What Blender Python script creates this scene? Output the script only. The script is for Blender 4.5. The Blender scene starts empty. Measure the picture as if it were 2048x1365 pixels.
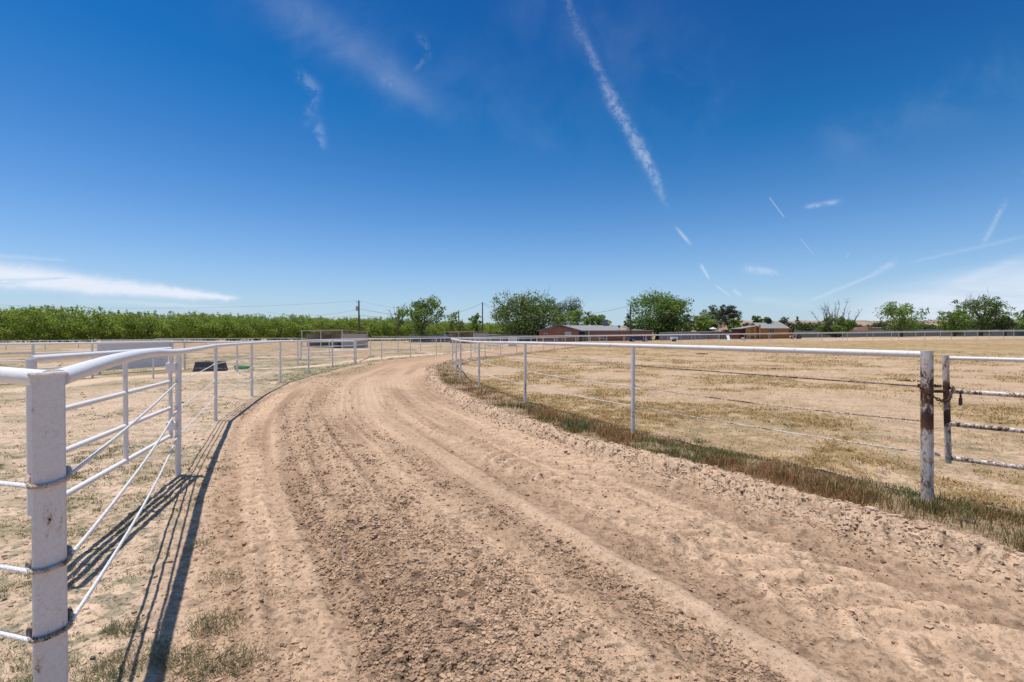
import bpy, math, random
import numpy as np
from mathutils import Vector, Matrix

# ------------------------------------------------------------------ camera
sc = bpy.context.scene
CH = 1.55                      # eye height
F = 967.0                      # focal length in photo pixels (2048 wide)
Y0 = 672.0                     # horizon row
PITCH = math.atan((682.5 - Y0) / F)
cam_d = bpy.data.cameras.new("camera")
cam_d.sensor_width = 36.0
cam_d.lens = 36.0 * F / 2048.0
cam_d.clip_start = 0.05
cam_d.clip_end = 9000
cam = bpy.data.objects.new("camera", cam_d)
sc.collection.objects.link(cam)
cam.location = (0, 0, CH)
cam.rotation_euler = (math.pi / 2 - PITCH, 0, 0)
sc.camera = cam

# ------------------------------------------------------------------ colour management
sc.view_settings.view_transform = 'Standard'
sc.view_settings.look = 'None'
sc.view_settings.exposure = 0.45
sc.view_settings.gamma = 1.0
sc.view_settings.use_curve_mapping = False

# ------------------------------------------------------------------ sun
SUN_DIR = Vector((-0.30, 0.035, 1.37)).normalized()
sun_el = math.asin(SUN_DIR.z)
sun_az = math.atan2(SUN_DIR.x, SUN_DIR.y)
sd = bpy.data.lights.new("sun", 'SUN')
sd.energy = 3.5
sd.angle = math.radians(0.53)
sd.color = (1.0, 0.965, 0.91)
sun = bpy.data.objects.new("sun", sd)
sc.collection.objects.link(sun)
sun.rotation_euler = SUN_DIR.to_track_quat('Z', 'Y').to_euler()


# ------------------------------------------------------------------ node expression helper
class E:
    """a float socket with operators that grow Math nodes"""
    def __init__(s, nt, v): s.nt, s.v = nt, v
    def _m(s, op, *a, clamp=False):
        n = s.nt.nodes.new('ShaderNodeMath'); n.operation = op; n.use_clamp = clamp
        for i, x in enumerate((s,) + a):
            x = x.v if isinstance(x, E) else x
            if isinstance(x, (int, float)): n.inputs[i].default_value = x
            else: s.nt.links.new(x, n.inputs[i])
        return E(s.nt, n.outputs[0])
    def __add__(s, o): return s._m('ADD', o)
    def __radd__(s, o): return s._m('ADD', o)
    def __sub__(s, o): return s._m('SUBTRACT', o)
    def __rsub__(s, o): return (s * -1)._m('ADD', o)
    def __mul__(s, o): return s._m('MULTIPLY', o)
    def __rmul__(s, o): return s._m('MULTIPLY', o)
    def __truediv__(s, o): return s._m('DIVIDE', o)
    def max(s, o): return s._m('MAXIMUM', o)
    def min(s, o): return s._m('MINIMUM', o)
    def abs(s): return s._m('ABSOLUTE')
    def clamp(s): return s._m('ADD', 0.0, clamp=True)
    def exp(s): return s._m('EXPONENT')
    def pow(s, o): return s._m('POWER', o)
    def step(s, a, b):                       # smooth 0..1 ramp from a to b
        n = s.nt.nodes.new('ShaderNodeMapRange'); n.interpolation_type = 'SMOOTHSTEP'
        s.nt.links.new(s.v, n.inputs[0])
        n.inputs[1].default_value = a; n.inputs[2].default_value = b
        return E(s.nt, n.outputs[0])


def noise_node(nt, vec, scale, detail=4, rough=0.55, dist=0.0, dim='3D'):
    n = nt.nodes.new('ShaderNodeTexNoise'); n.noise_dimensions = dim
    n.inputs['Scale'].default_value = scale; n.inputs['Detail'].default_value = detail
    n.inputs['Roughness'].default_value = rough; n.inputs['Distortion'].default_value = dist
    if vec is not None: nt.links.new(vec, n.inputs['Vector'])
    return E(nt, n.outputs[0])


def mixc(nt, fac, a, b):
    n = nt.nodes.new('ShaderNodeMix'); n.data_type = 'RGBA'
    for sock, x in ((n.inputs[0], fac), (n.inputs[6], a), (n.inputs[7], b)):
        if isinstance(x, E): x = x.v
        if isinstance(x, (int, float)): sock.default_value = x
        elif isinstance(x, tuple): sock.default_value = x if len(x) == 4 else x + (1,)
        else: nt.links.new(x, sock)
    return n.outputs[2]


# ------------------------------------------------------------------ sky
world = bpy.data.worlds.new("World"); sc.world = world
world.use_nodes = True
nt = world.node_tree
for n in list(nt.nodes): nt.nodes.remove(n)
sky = nt.nodes.new('ShaderNodeTexSky'); sky.sky_type = 'NISHITA'; sky.sun_disc = False
sky.sun_elevation = sun_el; sky.sun_rotation = sun_az
sky.altitude = 1200; sky.air_density = 1.25; sky.dust_density = 0.5; sky.ozone_density = 3.0
hsv = nt.nodes.new('ShaderNodeHueSaturation')
hsv.inputs['Saturation'].default_value = 1.18
hsv.inputs['Hue'].default_value = 0.497
nt.links.new(sky.outputs[0], hsv.inputs['Color'])
tc = nt.nodes.new('ShaderNodeTexCoord')
sep = nt.nodes.new('ShaderNodeSeparateXYZ'); nt.links.new(tc.outputs['Generated'], sep.inputs[0])
dx, dy, dz = (E(nt, sep.outputs[i]) for i in range(3))
yy = dy.max(0.02)
U = dx / yy; V = dz / yy
zz = dz.max(0.03)                                   # cloud sheet coordinates for the wisps
cmb = nt.nodes.new('ShaderNodeCombineXYZ')
nt.links.new(U.v, cmb.inputs[0]); nt.links.new(V.v, cmb.inputs[1])
cmb2 = nt.nodes.new('ShaderNodeCombineXYZ')
nt.links.new((dx / zz).v, cmb2.inputs[0]); nt.links.new((dy / zz).v, cmb2.inputs[1])
nA = noise_node(nt, cmb.outputs[0], 38, 6, 0.62, 0.6)
nB = noise_node(nt, cmb.outputs[0], 7, 5, 0.6, 0.4)
nC = noise_node(nt, cmb.outputs[0], 85, 3, 0.5, 0.8)
mp = nt.nodes.new('ShaderNodeMapping'); mp.inputs['Rotation'].default_value = (0, 0, math.radians(12))
mp.inputs['Scale'].default_value = (3.0, 34.0, 1)
nt.links.new(cmb.outputs[0], mp.inputs[0])
nD = noise_node(nt, mp.outputs[0], 1.0, 7, 0.65, 1.2)      # long streaks near the skyline
puff = nA.step(0.40, 0.62); soft = nB.step(0.30, 0.70)


def streak(p0, p1, w0, w1, op, tex, jitter=0.0, taper=0.12):
    """a straight streak in the cloud layer between two directions"""
    a = ((p0[0] - 1024) / F, (Y0 - p0[1]) / F); b = ((p1[0] - 1024) / F, (Y0 - p1[1]) / F)
    ex, ey = b[0] - a[0], b[1] - a[1]; L = math.hypot(ex, ey); ex /= L; ey /= L
    t = ((U - a[0]) * ex + (V - a[1]) * ey) / L
    q = (V - a[1]) * ex - (U - a[0]) * ey
    if jitter: q = q + (nA - 0.5) * (jitter / F) + (nB - 0.5) * (jitter / F)
    tt = t.clamp()
    w = (tt * ((w1 - w0) / F)) + w0 / F
    r = q / w
    m = (r * r * -1.0).exp() * t.step(-0.02, taper) * (1.0 - t.step(1 - taper, 1.02))
    return m * (tex * (op * (1.0 if w0 > 11.5 and p0[0] < 0 else 0.62)))


one = E(nt, None)
full = nA * 0 + 1.0
cl = streak((-60, 541), (478, 598), 23, 5, 1.0, nD.step(0.22, 0.50), 14, 0.05)
parts_c = [
    streak((-40, 560), (420, 592), 12, 8, 0.95, nD.step(0.2, 0.45), 10),
    streak((140, 598), (500, 620), 5, 4, 0.5, nD.step(0.3, 0.6), 8),
    streak((-60, 508), (140, 522), 5, 3, 0.35, nD.step(0.3, 0.6), 6),
    streak((1118, -30), (1178, 110), 9, 9, 0.16, puff, 16, 0.3),
    streak((1155, 50), (1240, 240), 6, 11, 0.26, nC.step(.32,.62) * 0.7 + 0.25, 16, 0.3),
    streak((1205, 165), (1305, 345), 9, 13, 0.44, nC.step(0.30, 0.62) * .75 + .25, 18, 0.3),
    streak((1262, 265), (1340, 425), 13, 6, 0.44, nC.step(0.30, 0.62) * .75 + .25, 14, 0.4),
    streak((1346, 450), (1386, 494), 2, 4, 0.62, full, 4, 0.4),
    streak((1398, 526), (1420, 562), 3, 2.5, 0.7, full, 3, 0.3),
    streak((1427, 568), (1464, 596), 1.6, 1.4, 0.6, full, 2, 0.3),
    streak((1456, 572), (1486, 594), 4, 3, 0.5, puff, 4, 0.3),
    streak((1536, 395), (1568, 437), 1.0, 0.9, 0.6, full, 0, 0.1),
    streak((1596, 474), (1630, 514), 1.0, 0.8, 0.35, full, 0, 0.2),
    streak((1698, 504), (1690, 520), 1.0, 1.0, 0.3, full, 0, 0.2),
    streak((2012, 396), (1960, 496), 5, 5, 0.38, puff * 0.6 + 0.35, 12, 0.2),
    streak((2064, 470), (1800, 530), 4, 3, 0.2, full, 6, 0.2),
    streak((1800, 520), (1735, 555), 7, 5, 0.45, puff * 0.6 + 0.3, 10, 0.3),
    streak((1760, 545), (1610, 606), 3, 3, 0.4, full, 5, 0.15),
    streak((2080, 315), (2030, 370), 7, 5, 0.3, puff, 8, 0.3),
    streak((1478, 536), (1566, 548), 9, 5, 0.6, nC.step(0.35, 0.6) * 0.6 + 0.3, 8, 0.3),
    streak((1600, 416), (1690, 402), 4, 5, 0.55, puff * 0.7 + 0.3, 6, 0.3),
    streak((500, -40), (930, 260), 44, 24, 0.17, soft * 0.5 + 0.5, 24, 0.3),
    streak((400, -60), (1250, 330), 90, 60, 0.06, soft, 60, 0.2),
    streak((1000, -60), (1500, 250), 140, 80, 0.07, soft, 60, 0.2),
    streak((2100, 120), (1600, 330), 60, 45, 0.08, soft, 40, 0.2),
    streak((586, 140), (650, 190), 7, 12, 0.30, puff * 0.6 + 0.15, 34, 0.4),
    streak((640, 168), (616, 268), 12, 8, 0.24, puff * 0.6 + 0.15, 34, 0.4),
    streak((632, 225), (656, 312), 10, 6, 0.32, puff * 0.6 + 0.15, 30, 0.4),
    streak((838, 62), (862, 128), 8, 6, 0.14, puff, 26, 0.3),
    streak((862, 110), (825, 150), 6, 5, 0.14, puff, 20, 0.3),
    streak((770, 150), (800, 178), 12, 7, 0.16, puff, 20, 0.3),
    streak((1490, 598), (1640, 612), 8, 8, 0.35, nD.step(0.3, 0.6), 14, 0.2),
    streak((900, 632), (1300, 600), 12, 10, 0.12, nD.step(0.3, 0.6), 20, 0.2),
    streak((1850, 590), (2080, 505), 10, 10, 0.45, nD.step(0.2, 0.5), 12, 0.3),
]
for p in parts_c:
    cl = (cl + p) - cl * p
# broad milky veil low on the right
edge = V - ((U - 0.62) * 0.21 + 0.070)
veil = (1.0 - edge.step(-0.06, 0.02)) * U.step(0.56, 0.86) * (nD.step(0.25, 0.6) * 0.40 + 0.50) * 0.85
cl = (cl + veil) - cl * veil
cl = (cl * dy.step(0.02, 0.1)).clamp()
# keep the blue deep overhead and pale at the skyline
# deepen the blue: the photograph's sky is polarised, channels pulled apart
va = nt.nodes.new('ShaderNodeVectorMath'); va.operation = 'MULTIPLY_ADD'
nt.links.new(hsv.outputs[0], va.inputs[0]); va.inputs[1].default_value = (.80, .84, 1.20); va.inputs[2].default_value = (-.76, -.88, -2.25)
vb = nt.nodes.new('ShaderNodeVectorMath'); vb.operation = 'MAXIMUM'; nt.links.new(va.outputs[0], vb.inputs[0]); vb.inputs[1].default_value = (.06, .3, .9)
# darkening eased round the high sun, above the view, to lift the shadow fill
hi = mixc(nt, dz.step(0.60, 0.82), vb.outputs[0], hsv.outputs[0])
hz = (dz.max(0.0) * -9.5).exp() * 0.85
skyh = mixc(nt, hz, hi, (2.9, 4.25, 5.75, 1))
skyc = mixc(nt, cl, skyh, (5.4, 5.8, 6.6, 1))
bg = nt.nodes.new('ShaderNodeBackground'); bg.inputs[1].default_value = 0.107
nt.links.new(skyc, bg.inputs[0])
wo = nt.nodes.new('ShaderNodeOutputWorld'); nt.links.new(bg.outputs[0], wo.inputs[0])

# ------------------------------------------------------------------ numpy noise
def _hash(ix, iy, seed):
    h = (ix.astype(np.int64) * 374761393 + iy.astype(np.int64) * 668265263 + seed * 1274126177) & 0xffffffff
    h = ((h ^ (h >> 13)) * 1274126177) & 0xffffffff
    h = h ^ (h >> 16)
    return (h & 0xffffff) / float(0xffffff)


def vnoise(x, y, seed=0):
    ix = np.floor(x); iy = np.floor(y); fx = x - ix; fy = y - iy
    fx = fx * fx * fx * (fx * (fx * 6 - 15) + 10); fy = fy * fy * fy * (fy * (fy * 6 - 15) + 10)
    a = _hash(ix, iy, seed); b = _hash(ix + 1, iy, seed); c = _hash(ix, iy + 1, seed); d = _hash(ix + 1, iy + 1, seed)
    return (a + (b - a) * fx) * (1 - fy) + (c + (d - c) * fx) * fy      # 0..1


def fbm(x, y, seed=0, o=4, g=0.5):
    s = 0; a = 1; t = 0
    for k in range(o):
        # turn each octave so the lattice does not show
        c, n_ = math.cos(0.6 + k * 1.1), math.sin(0.6 + k * 1.1)
        s = s + a * vnoise((x * c - y * n_) * 2 ** k + 17.3 * k, (x * n_ + y * c) * 2 ** k - 9.1 * k, seed + k)
        t += a; a *= g
    return s / t


def worley(x, y, seed=0):
    ix = np.floor(x); iy = np.floor(y)
    f1 = np.full(x.shape, 9.0); f2 = np.full(x.shape, 9.0)
    for i in (-1, 0, 1):
        for j in (-1, 0, 1):
            cx = ix + i; cy = iy + j
            d = np.hypot(cx + _hash(cx, cy, seed) - x, cy + _hash(cx, cy, seed + 5) - y)
            f2 = np.minimum(f2, np.maximum(f1, d)); f1 = np.minimum(f1, d)
    return f1, f2


def sst(a, b, x):
    t = np.clip((x - a) / (b - a), 0, 1); return t * t * (3 - 2 * t)


def bump(x, c, w): return np.exp(-((x - c) / w) ** 2)


# ------------------------------------------------------------------ lie of the land
def terrain(x, y):
    x = np.asarray(x, float); y = np.asarray(y, float)
    z = np.minimum(1.25, 0.0115 * np.maximum(x + 4, 0)) * sst(34, 74, y)
    z = z + 0.22 * sst(80, 86, y) * sst(30, 50, x) * (1 - sst(300, 600, y))
    z = z + 0.02 * (vnoise(x / 6.0, y / 6.0, 3) - 0.5) * sst(3, 10, np.hypot(x, y))
    return z


def catmull(P, step=0.5):
    P = [np.array(p, float) for p in P]; out = []
    for i in range(len(P) - 1):
        p0 = P[max(i - 1, 0)]; p1 = P[i]; p2 = P[i + 1]; p3 = P[min(i + 2, len(P) - 1)]
        n = max(1, int(np.linalg.norm(p2 - p1) / step))
        for k in range(n):
            t = k / n
            out.append(0.5 * ((2 * p1) + (-p0 + p2) * t + (2 * p0 - 5 * p1 + 4 * p2 - p3) * t * t + (-p0 + 3 * p1 - 3 * p2 + p3) * t ** 3))
    out.append(P[-1]); return np.array(out)


def pix(px, py, z=0.0):
    """ground point seen at a pixel of the photograph, on ground height z"""
    Y = (CH - z) * F / (py - Y0)
    return ((px - 1024) / F * Y, Y)


def at(px, Y): return ((px - 1024) / F * Y, Y)


OUT_POSTS = [pix(354, 953), pix(430, 843), pix(503, 793.5), pix(560, 766), pix(616.7, 748.8), pix(665, 737), pix(711.6, 727.5),
             pix(763, 721.4), pix(820.5, 715), pix(872.5, 710.8), (-5.3, 44.5), pix(950, 704.4), pix(980.5, 701.3), (-1.2, 60.5),
             (0.9, 65), (3.6, 69.2), (6.8, 73), (10.4, 76.2), (14.3, 78.8), (18.6, 80.6), (22.8, 81.8)]
OUT_POSTS += [(27 + 4.2 * k, 82.4 + 0.02 * k) for k in range(24)]
CORNER = (-1.64, 1.70)
IN_POSTS = [(3.64, 4.22), (1.76, 7.02), pix(1050, 808, .13), pix(958.4, 774, .12), pix(921.5, 758.5, .1), pix(912.5, 745, .08), (-2.95, 24.0),
            pix(942, 722.6, .05), pix(970.3, 719.5, .05), pix(1001, 713.8, .05), pix(1033.3, 710, .05), pix(1062, 706.2, .05), pix(1086.6, 703.6, .05),
            pix(1109, 700.8, .05), pix(1130.5, 698.3, .05), (8.0, 60.6), (10.4, 64.2), (13.2, 67.4), (16.4, 70.2), (20.0, 72.6), (24.0, 74.4)]
IN_POSTS += [(28.1 + 4.2 * k, 75.6 + min(1.6, .2 * k)) for k in range(20)]
OUT_LINE = catmull([(3.2, -6.6), (0.4, -1.9)] + [CORNER] + OUT_POSTS)
IN_LINE = catmull([(7.4, -2.4), (5.45, 1.1)] + IN_POSTS)
def near_line(L): k = np.nonzero(L[:, 1] < 64)[0].max(); return L[:k + 1]


PATH_LINE = catmull([pix(-300, 800), pix(60, 778), pix(230, 757), pix(360, 749), pix(470, 742), pix(560, 737), pix(640, 731.5), pix(740, 719),
                     pix(830, 711), pix(905, 706.5), pix(985, 700), pix(1060, 694), pix(1120, 689)])
PATH2_LINE = catmull([pix(640, 700), pix(740, 696), pix(840, 696.5), pix(905, 697.5), pix(960, 699)])


def curve_dist(line, x, y):
    """signed distance (right of travel is positive) and arc length along a polyline"""
    a = line[:-1]; b = line[1:]; d = b - a; L2 = (d ** 2).sum(1); L = np.sqrt(L2)
    cum = np.concatenate([[0], np.cumsum(L)])[:-1]
    n = x.size; dist = np.empty(n); arc = np.empty(n)
    for i in range(0, n, 40000):
        px_ = x[i:i + 40000, None] - a[None, :, 0]; py_ = y[i:i + 40000, None] - a[None, :, 1]
        t = np.clip((px_ * d[:, 0] + py_ * d[:, 1]) / L2, 0, 1)
        qx = px_ - t * d[:, 0]; qy = py_ - t * d[:, 1]
        q2 = qx * qx + qy * qy
        k = q2.argmin(1); r = np.arange(k.size)
        cr = d[k, 0] * py_[r, k] - d[k, 1] * px_[r, k]
        dist[i:i + 40000] = np.sqrt(q2[r, k]) * np.where(cr < 0, 1, -1)
        arc[i:i + 40000] = cum[k] + t[r, k] * L[k]
    return dist, arc


def section(x, y, d):
    """berm under the inner fence; d = distance from the fence toward the track"""
    h = 0.13 - 0.05 * sst(20, 40, y) - 0.04 * sst(40, 80, y)
    e = 0.93 + 0.22 * (fbm(x * 1.3, y * 1.3, 41, 3) - 0.5)
    up = sst(-0.85, -0.05, d)
    down = 1 - sst(e, e + 0.16, d)
    return h * up * down * (0.9 + 0.25 * (vnoise(x * 2.1, y * 2.1, 9) - 0.5)), e


def ground_z(x, y):
    """macro ground height for standing things on it"""
    xa = np.atleast_1d(np.asarray(x, float)); ya = np.atleast_1d(np.asarray(y, float))
    di, _ = curve_dist(IN_LINE, xa, ya)
    z = terrain(xa, ya) + section(xa, ya, -di)[0]
    return float(z[0]) if np.ndim(x) == 0 else z


rng = np.random.default_rng(11)
random.seed(11)


# ------------------------------------------------------------------ ground surface field
def field(x, y, cell, near=False):
    """height, colour, masks. cell = local mesh spacing, fades detail that the mesh cannot carry"""
    cut = near_line if near else (lambda L: L)
    w, s = curve_dist(cut(OUT_LINE), x, y)
    di, si = curve_dist(cut(IN_LINE), x, y); d = -di
    pth, _ = curve_dist(PATH_LINE, x, y); pth = np.abs(pth)
    pth2, _ = curve_dist(PATH2_LINE, x, y); pth = np.minimum(pth, np.abs(pth2) + .3)
    fade = lambda lam: np.clip(lam / (2.2 * cell) - 0.3, 0, 1)
    sec, e = section(x, y, d)
    z = terrain(x, y) + sec
    r = np.hypot(x, y)
    track = ((w > 0.30) & (d > e)).astype(float)
    tr = sst(0.15, 0.5, w) * sst(e, e + 0.15, d)
    infield = (d < e) & (w > 0)
    # --- ploughed texture
    wob = (fbm(x / 1.7, y / 1.7, 60, 3) - .5)
    wj = w + 0.30 * wob
    band = sst(.95, 1.15, wj) * (1 - sst(1.95, 2.25, wj)) + 0.75 * bump(wj, 2.52, .16) + 0.22 * bump(wj, .35, .2) + 0.5 * sst(4.25, 4.75, wj)
    band = band + 0.25 * (fbm(x / .9, y / .9, 61, 3) - .5) * 2
    band = np.clip(band * .9 + .12, .15, 1) * tr
    trail = bump(w + .05 * wob, 2.83, .075) * tr * (1 - .5 * sst(20, 35, y))
    rough = band * (1 - trail)
    clod = np.zeros_like(z)
    for lam, amp, sd_ in ((.16, .020, 1), (.075, .015, 2), (.036, .0085, 3), (.018, .0045, 4)):
        n = vnoise(x / lam + 3 * wob, y / lam, 70 + sd_)
        n2 = vnoise((x * .8 - y * .6) / lam * 1.3, (x * .6 + y * .8) / lam * 1.3, 80 + sd_)
        clod += amp * (np.maximum(n, n2) - .62) * fade(lam)
    f1, f2 = worley(x / .055, y / .055, 6)
    lump = np.clip(.75 - f1, 0, 1) * fade(.055)
    pick = sst(.5, .72, vnoise(x / .09, y / .09, 33))
    z = z + rough * (clod * 1.55 + lump * pick * .020) + (1 - rough) * clod * (.40 + .25 * tr)
    # long combed furrows following the bend
    fur = (vnoise(w / .11, s / 2.6, 21) - .5) * fade(.11) + .7 * (vnoise(w / .28, s / 4.0, 22) - .5) * fade(.28)
    z = z + tr * fur * .050
    z = z + tr * (1 - trail) * .006 * np.sin(2 * np.pi * (w + .10 * wob) / .155) * (.3 + .7 * vnoise(s / 1.3, w / .5, 27)) * fade(.155)
    z = z + tr * (fbm(x / .45, y / .45, 64, 3) - .5) * .035 * fade(.45)
    z = z + trail * (.012 + .010 * np.sin(w / .022) * fade(.14))
    # ladder tread by the outer fence
    tb = sst(.50, .56, w) * (1 - sst(.80, .86, w)) * sst(4.2, 6.4, s - 7.0 + 1.5) * (1 - sst(20, 30, y)) * (.55 + .45 * vnoise(s / .5, w * 0, 5))
    rung = np.sin(2 * np.pi * (s / .205) + 1.6 * (w - .68) + .9 * wob)
    z = z + tb * (.022 * np.maximum(rung, -.3) - .012) * fade(.2)
    # chevron tyre prints on the smooth side
    cw = w - 3.55
    chm = (bump(cw, 0, .38) + .8 * bump(w - 4.15, 0, .3)) * sst(.32, .5, fbm(x / .8, y / .8, 24, 2)) * tr * (1 - sst(12, 20, y))
    chev = np.sin(2 * np.pi * (s / .24 + np.abs(cw) / .26 + 2.2 * wob))
    z = z + chm * .020 * chev * fade(.2)
    hoof = np.clip(.34 - worley(x / .55, y / .55, 15)[0], 0, 1) * sst(2.9, 3.2, w)
    z = z - tr * hoof * .06 * fade(.5)
    # crumbling cut edge of the berm with drying cracks
    em = bump(d, e + .02, .24)
    g1, g2 = worley(x / .16 + wob * 2, y / .16, 51)
    crack = (1 - sst(.02, .10, g2 - g1)) * em * fade(.1)
    bl = 1 - 2 * np.abs(fbm(x / .17, y / .17, 46, 3) - .5)
    z = z + em * ((fbm(x / .10, y / .10, 44, 4) - .45) * .085 * fade(.10) + .035 * bl + .025) - crack * .03
    # pasture and infield surface
    past = (1 - tr) * (1 - em)
    z = z + past * ((fbm(x / .5, y / .5, 65, 3) - .5) * .03 * fade(.5) + (fbm(x / .09, y / .09, 66, 3) - .5) * .012 * fade(.09))
    f3 = vnoise(x / .07, y / .07, 36)
    z = z + past * sst(.62, .9, f3) * .007 * fade(.07)
    # --- colour (albedo)
    def C(r_, g_, b_): return np.array([r_, g_, b_])
    soil_l = C(.520, .352, .226); soil_d = C(.335, .215, .134); soil_w = C(.565, .405, .275)
    t = np.clip(.30 + .6 * (fbm(x / .6, y / .6, 30, 4) - .5) + .55 * (vnoise(x / .05, y / .05, 31) - .5) * fade(.05) + .50 * tr * (vnoise(w / .14, s / 3.2, 32) - .5) * 2 * fade(.14) + (.35 + .5 * sst(6, 14, y)) * tr * (vnoise(w / .33, s / 5, 35) - .5) * 2, 0, 1)
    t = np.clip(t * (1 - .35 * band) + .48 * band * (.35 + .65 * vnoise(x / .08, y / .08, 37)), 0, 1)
    col = soil_l[None] * (1 - t)[:, None] + soil_d[None] * t[:, None]
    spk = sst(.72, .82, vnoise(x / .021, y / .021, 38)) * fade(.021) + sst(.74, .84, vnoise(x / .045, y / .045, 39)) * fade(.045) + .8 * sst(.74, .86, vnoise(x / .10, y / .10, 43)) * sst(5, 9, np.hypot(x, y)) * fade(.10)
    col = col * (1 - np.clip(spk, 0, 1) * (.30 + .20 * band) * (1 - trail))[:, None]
    col = col * (1 + .17 * tb * rung * fade(.2) + .13 * tb + .17 * chm * chev * fade(.2) + .10 * tr * np.sin(2 * np.pi * (w + .10 * wob) / .155) * (1 - trail) * vnoise(s / 1.3, w / .5, 27))[:, None]  # tread and furrow relief shading put into the colour, with drier pale crests
    k = (np.clip(.45 * trail + .5 * hoof, 0, 1) * .8)[:, None]; col = col * (1 - k) + soil_w[None] * k
    # ploughed soil gets redder on the far half of the bend
    k = (tr * sst(14, 30, y) * .55)[:, None]; col = col * (1 - k) + C(.44, .27, .165)[None] * k
    psl = (1 - sst(-.1, .5, w))[:, None]; col = col * (1 - psl) + C(.51, .365, .25)[None] * (1.12 - .3 * t)[:, None] * psl
    # straw cover of the infield, dry turf of the pasture
    inf = (1 - sst(-.3, .6, d)) * (w > 0)
    st = fbm(x / 2.2, y / 3.2, 90, 4); st2 = vnoise(x / .05, y / .05, 93) * fade(.05) + .5 * (1 - fade(.05)); st3 = fbm(x / .35, y / .35, 92, 3)
    bare = sst(.50, .60, fbm(x / 3.5 + 5, y / 2.2, 94, 4)) * (.35 + .65 * sst(5, 16, y) * (1 - sst(34, 60, y)))
    cov = np.clip(sst(.31, .50, st) * (.6 + 1.6 * (st3 - .42)) + .6 * (st2 - .5) + .9 * (vnoise(x / .13, y / .13, 95) - .5) * fade(.13), 0, 1) * (1 - .85 * bare)
    cov = np.clip(cov + .45 * sst(30, 50, y), 0, 1)
    straw = C(.37, .248, .112)[None] * (1 - st3)[:, None] * 1.1 + C(.23, .16, .08)[None] * st3[:, None] * 1.1
    isoil = C(.46, .315, .20)[None] * (1 - .3 * (st3 - .5))[:, None]
    k = inf[:, None]; col = col * (1 - k) + (isoil * (1 - cov)[:, None] + straw * cov[:, None]) * k
    # pasture
    pa = ((w < .3)).astype(float) * (1 - inf) * (1 - sst(.0, .45, w))
    tuft = sst(.46, .60, fbm(x / .22, y / .22, 101, 3)) * sst(.40, .62, fbm(x / 2.6, y / 1.6, 102, 3))
    far = sst(10, 18, -x * .55 + y * .5)
    tuft = np.clip(tuft * .42 + far * (.45 + 2.2 * (fbm(x / 2.4, y / 1.8, 103, 5) - .46)) + .35 * (vnoise(x / .3, y / .3, 117) - .5), 0, .95) * pa
    pcol = C(.27, .20, .11)[None] * (1 - st3)[:, None] + C(.15, .155, .075)[None] * st3[:, None]
    pcol = pcol * (1 - sst(45, 80, y)[:, None] * .25) + C(.36, .24, .13)[None] * sst(45, 80, y)[:, None] * .25
    col = col * (1 - tuft[:, None]) + pcol * tuft[:, None]
    # red-brown bare patches deep in the paddocks
    rb = pa * sst(.52, .64, fbm(x / 9, y / 5, 105, 3)) * sst(24, 34, y) * .8
    col = col * (1 - rb[:, None]) + C(.40, .24, .145)[None] * rb[:, None]
    # greener margin beside the outer fence past the gate, and tufts inside the far bend
    gm = bump(w, -.5, 1.1) * sst(11, 18, y) * (1 - sst(34, 48, y)) * sst(.38, .55, fbm(x / .7, y / .5, 107, 3)) * .75
    gm2 = bump(w, 1.15, .35) * sst(17, 21, y) * (1 - sst(27, 32, y)) * sst(.42, .58, fbm(x / .8, y / 1.0, 108, 3)) * .7
    gm = np.clip(gm + gm2, 0, 1)
    col = col * (1 - gm[:, None]) + C(.20, .20, .115)[None] * gm[:, None]
    sp2 = sst(.60, .76, vnoise(x / .055, y / .055, 115)) * fade(.05) + sst(.52, .70, vnoise(x / .16, y / .13, 116)) * sst(6, 10, np.hypot(x, y)) * fade(.12)
    col = col * (1 - np.clip(sp2, 0, 1)[:, None] * np.clip(pa + inf, 0, 1)[:, None] * np.array([.42, .34, .36])[None])
    # worn pale path
    pm = (1 - sst(.45, .8, pth + .35 * (fbm(x / .9, y / .9, 110, 2) - .5))) * (w < -.1)
    col = col * (1 - pm[:, None]) + C(.58, .43, .295)[None] * pm[:, None]
    # grass strip litter on the berm top
    gs = sst(-.35, 0, d) * (1 - sst(e - .2, e - .02, d)) * (w > 0) * .8
    col = col * (1 - gs[:, None]) + C(.25, .175, .105)[None] * gs[:, None]
    lip = np.clip(em * (w > 0), 0, 1)[:, None] * .45; col = col * (1 - lip) + C(.60, .43, .29)[None] * lip
    # cracks get a darker soil colour
    col = col * (1 - .35 * crack[:, None])
    # wash of far country
    fy = sst(95, 160, r)[:, None]
    col = col * (1 - fy) + (C(.33, .26, .15)[None] * (.8 + .4 * fbm(x / 30, y / 30, 120, 3))[:, None]) * fy
    return z, np.clip(col, .01, .9), dict(w=w, s=s, d=d, e=e, rough=rough, tr=tr, path=pth, pm=pm)


# ------------------------------------------------------------------ object helpers
COL = sc.collection


def tag(o, label=None, cat=None, group=None, kind=None):
    if label: o['label'] = label
    if cat: o['category'] = cat
    if group: o['group'] = group
    if kind: o['kind'] = kind
    return o


def empty(name, loc=(0, 0, 0), rz=0.0):
    o = bpy.data.objects.new(name, None); COL.objects.link(o)
    o.location = loc; o.rotation_euler = (0, 0, rz); o.empty_display_size = .2
    return o


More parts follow.
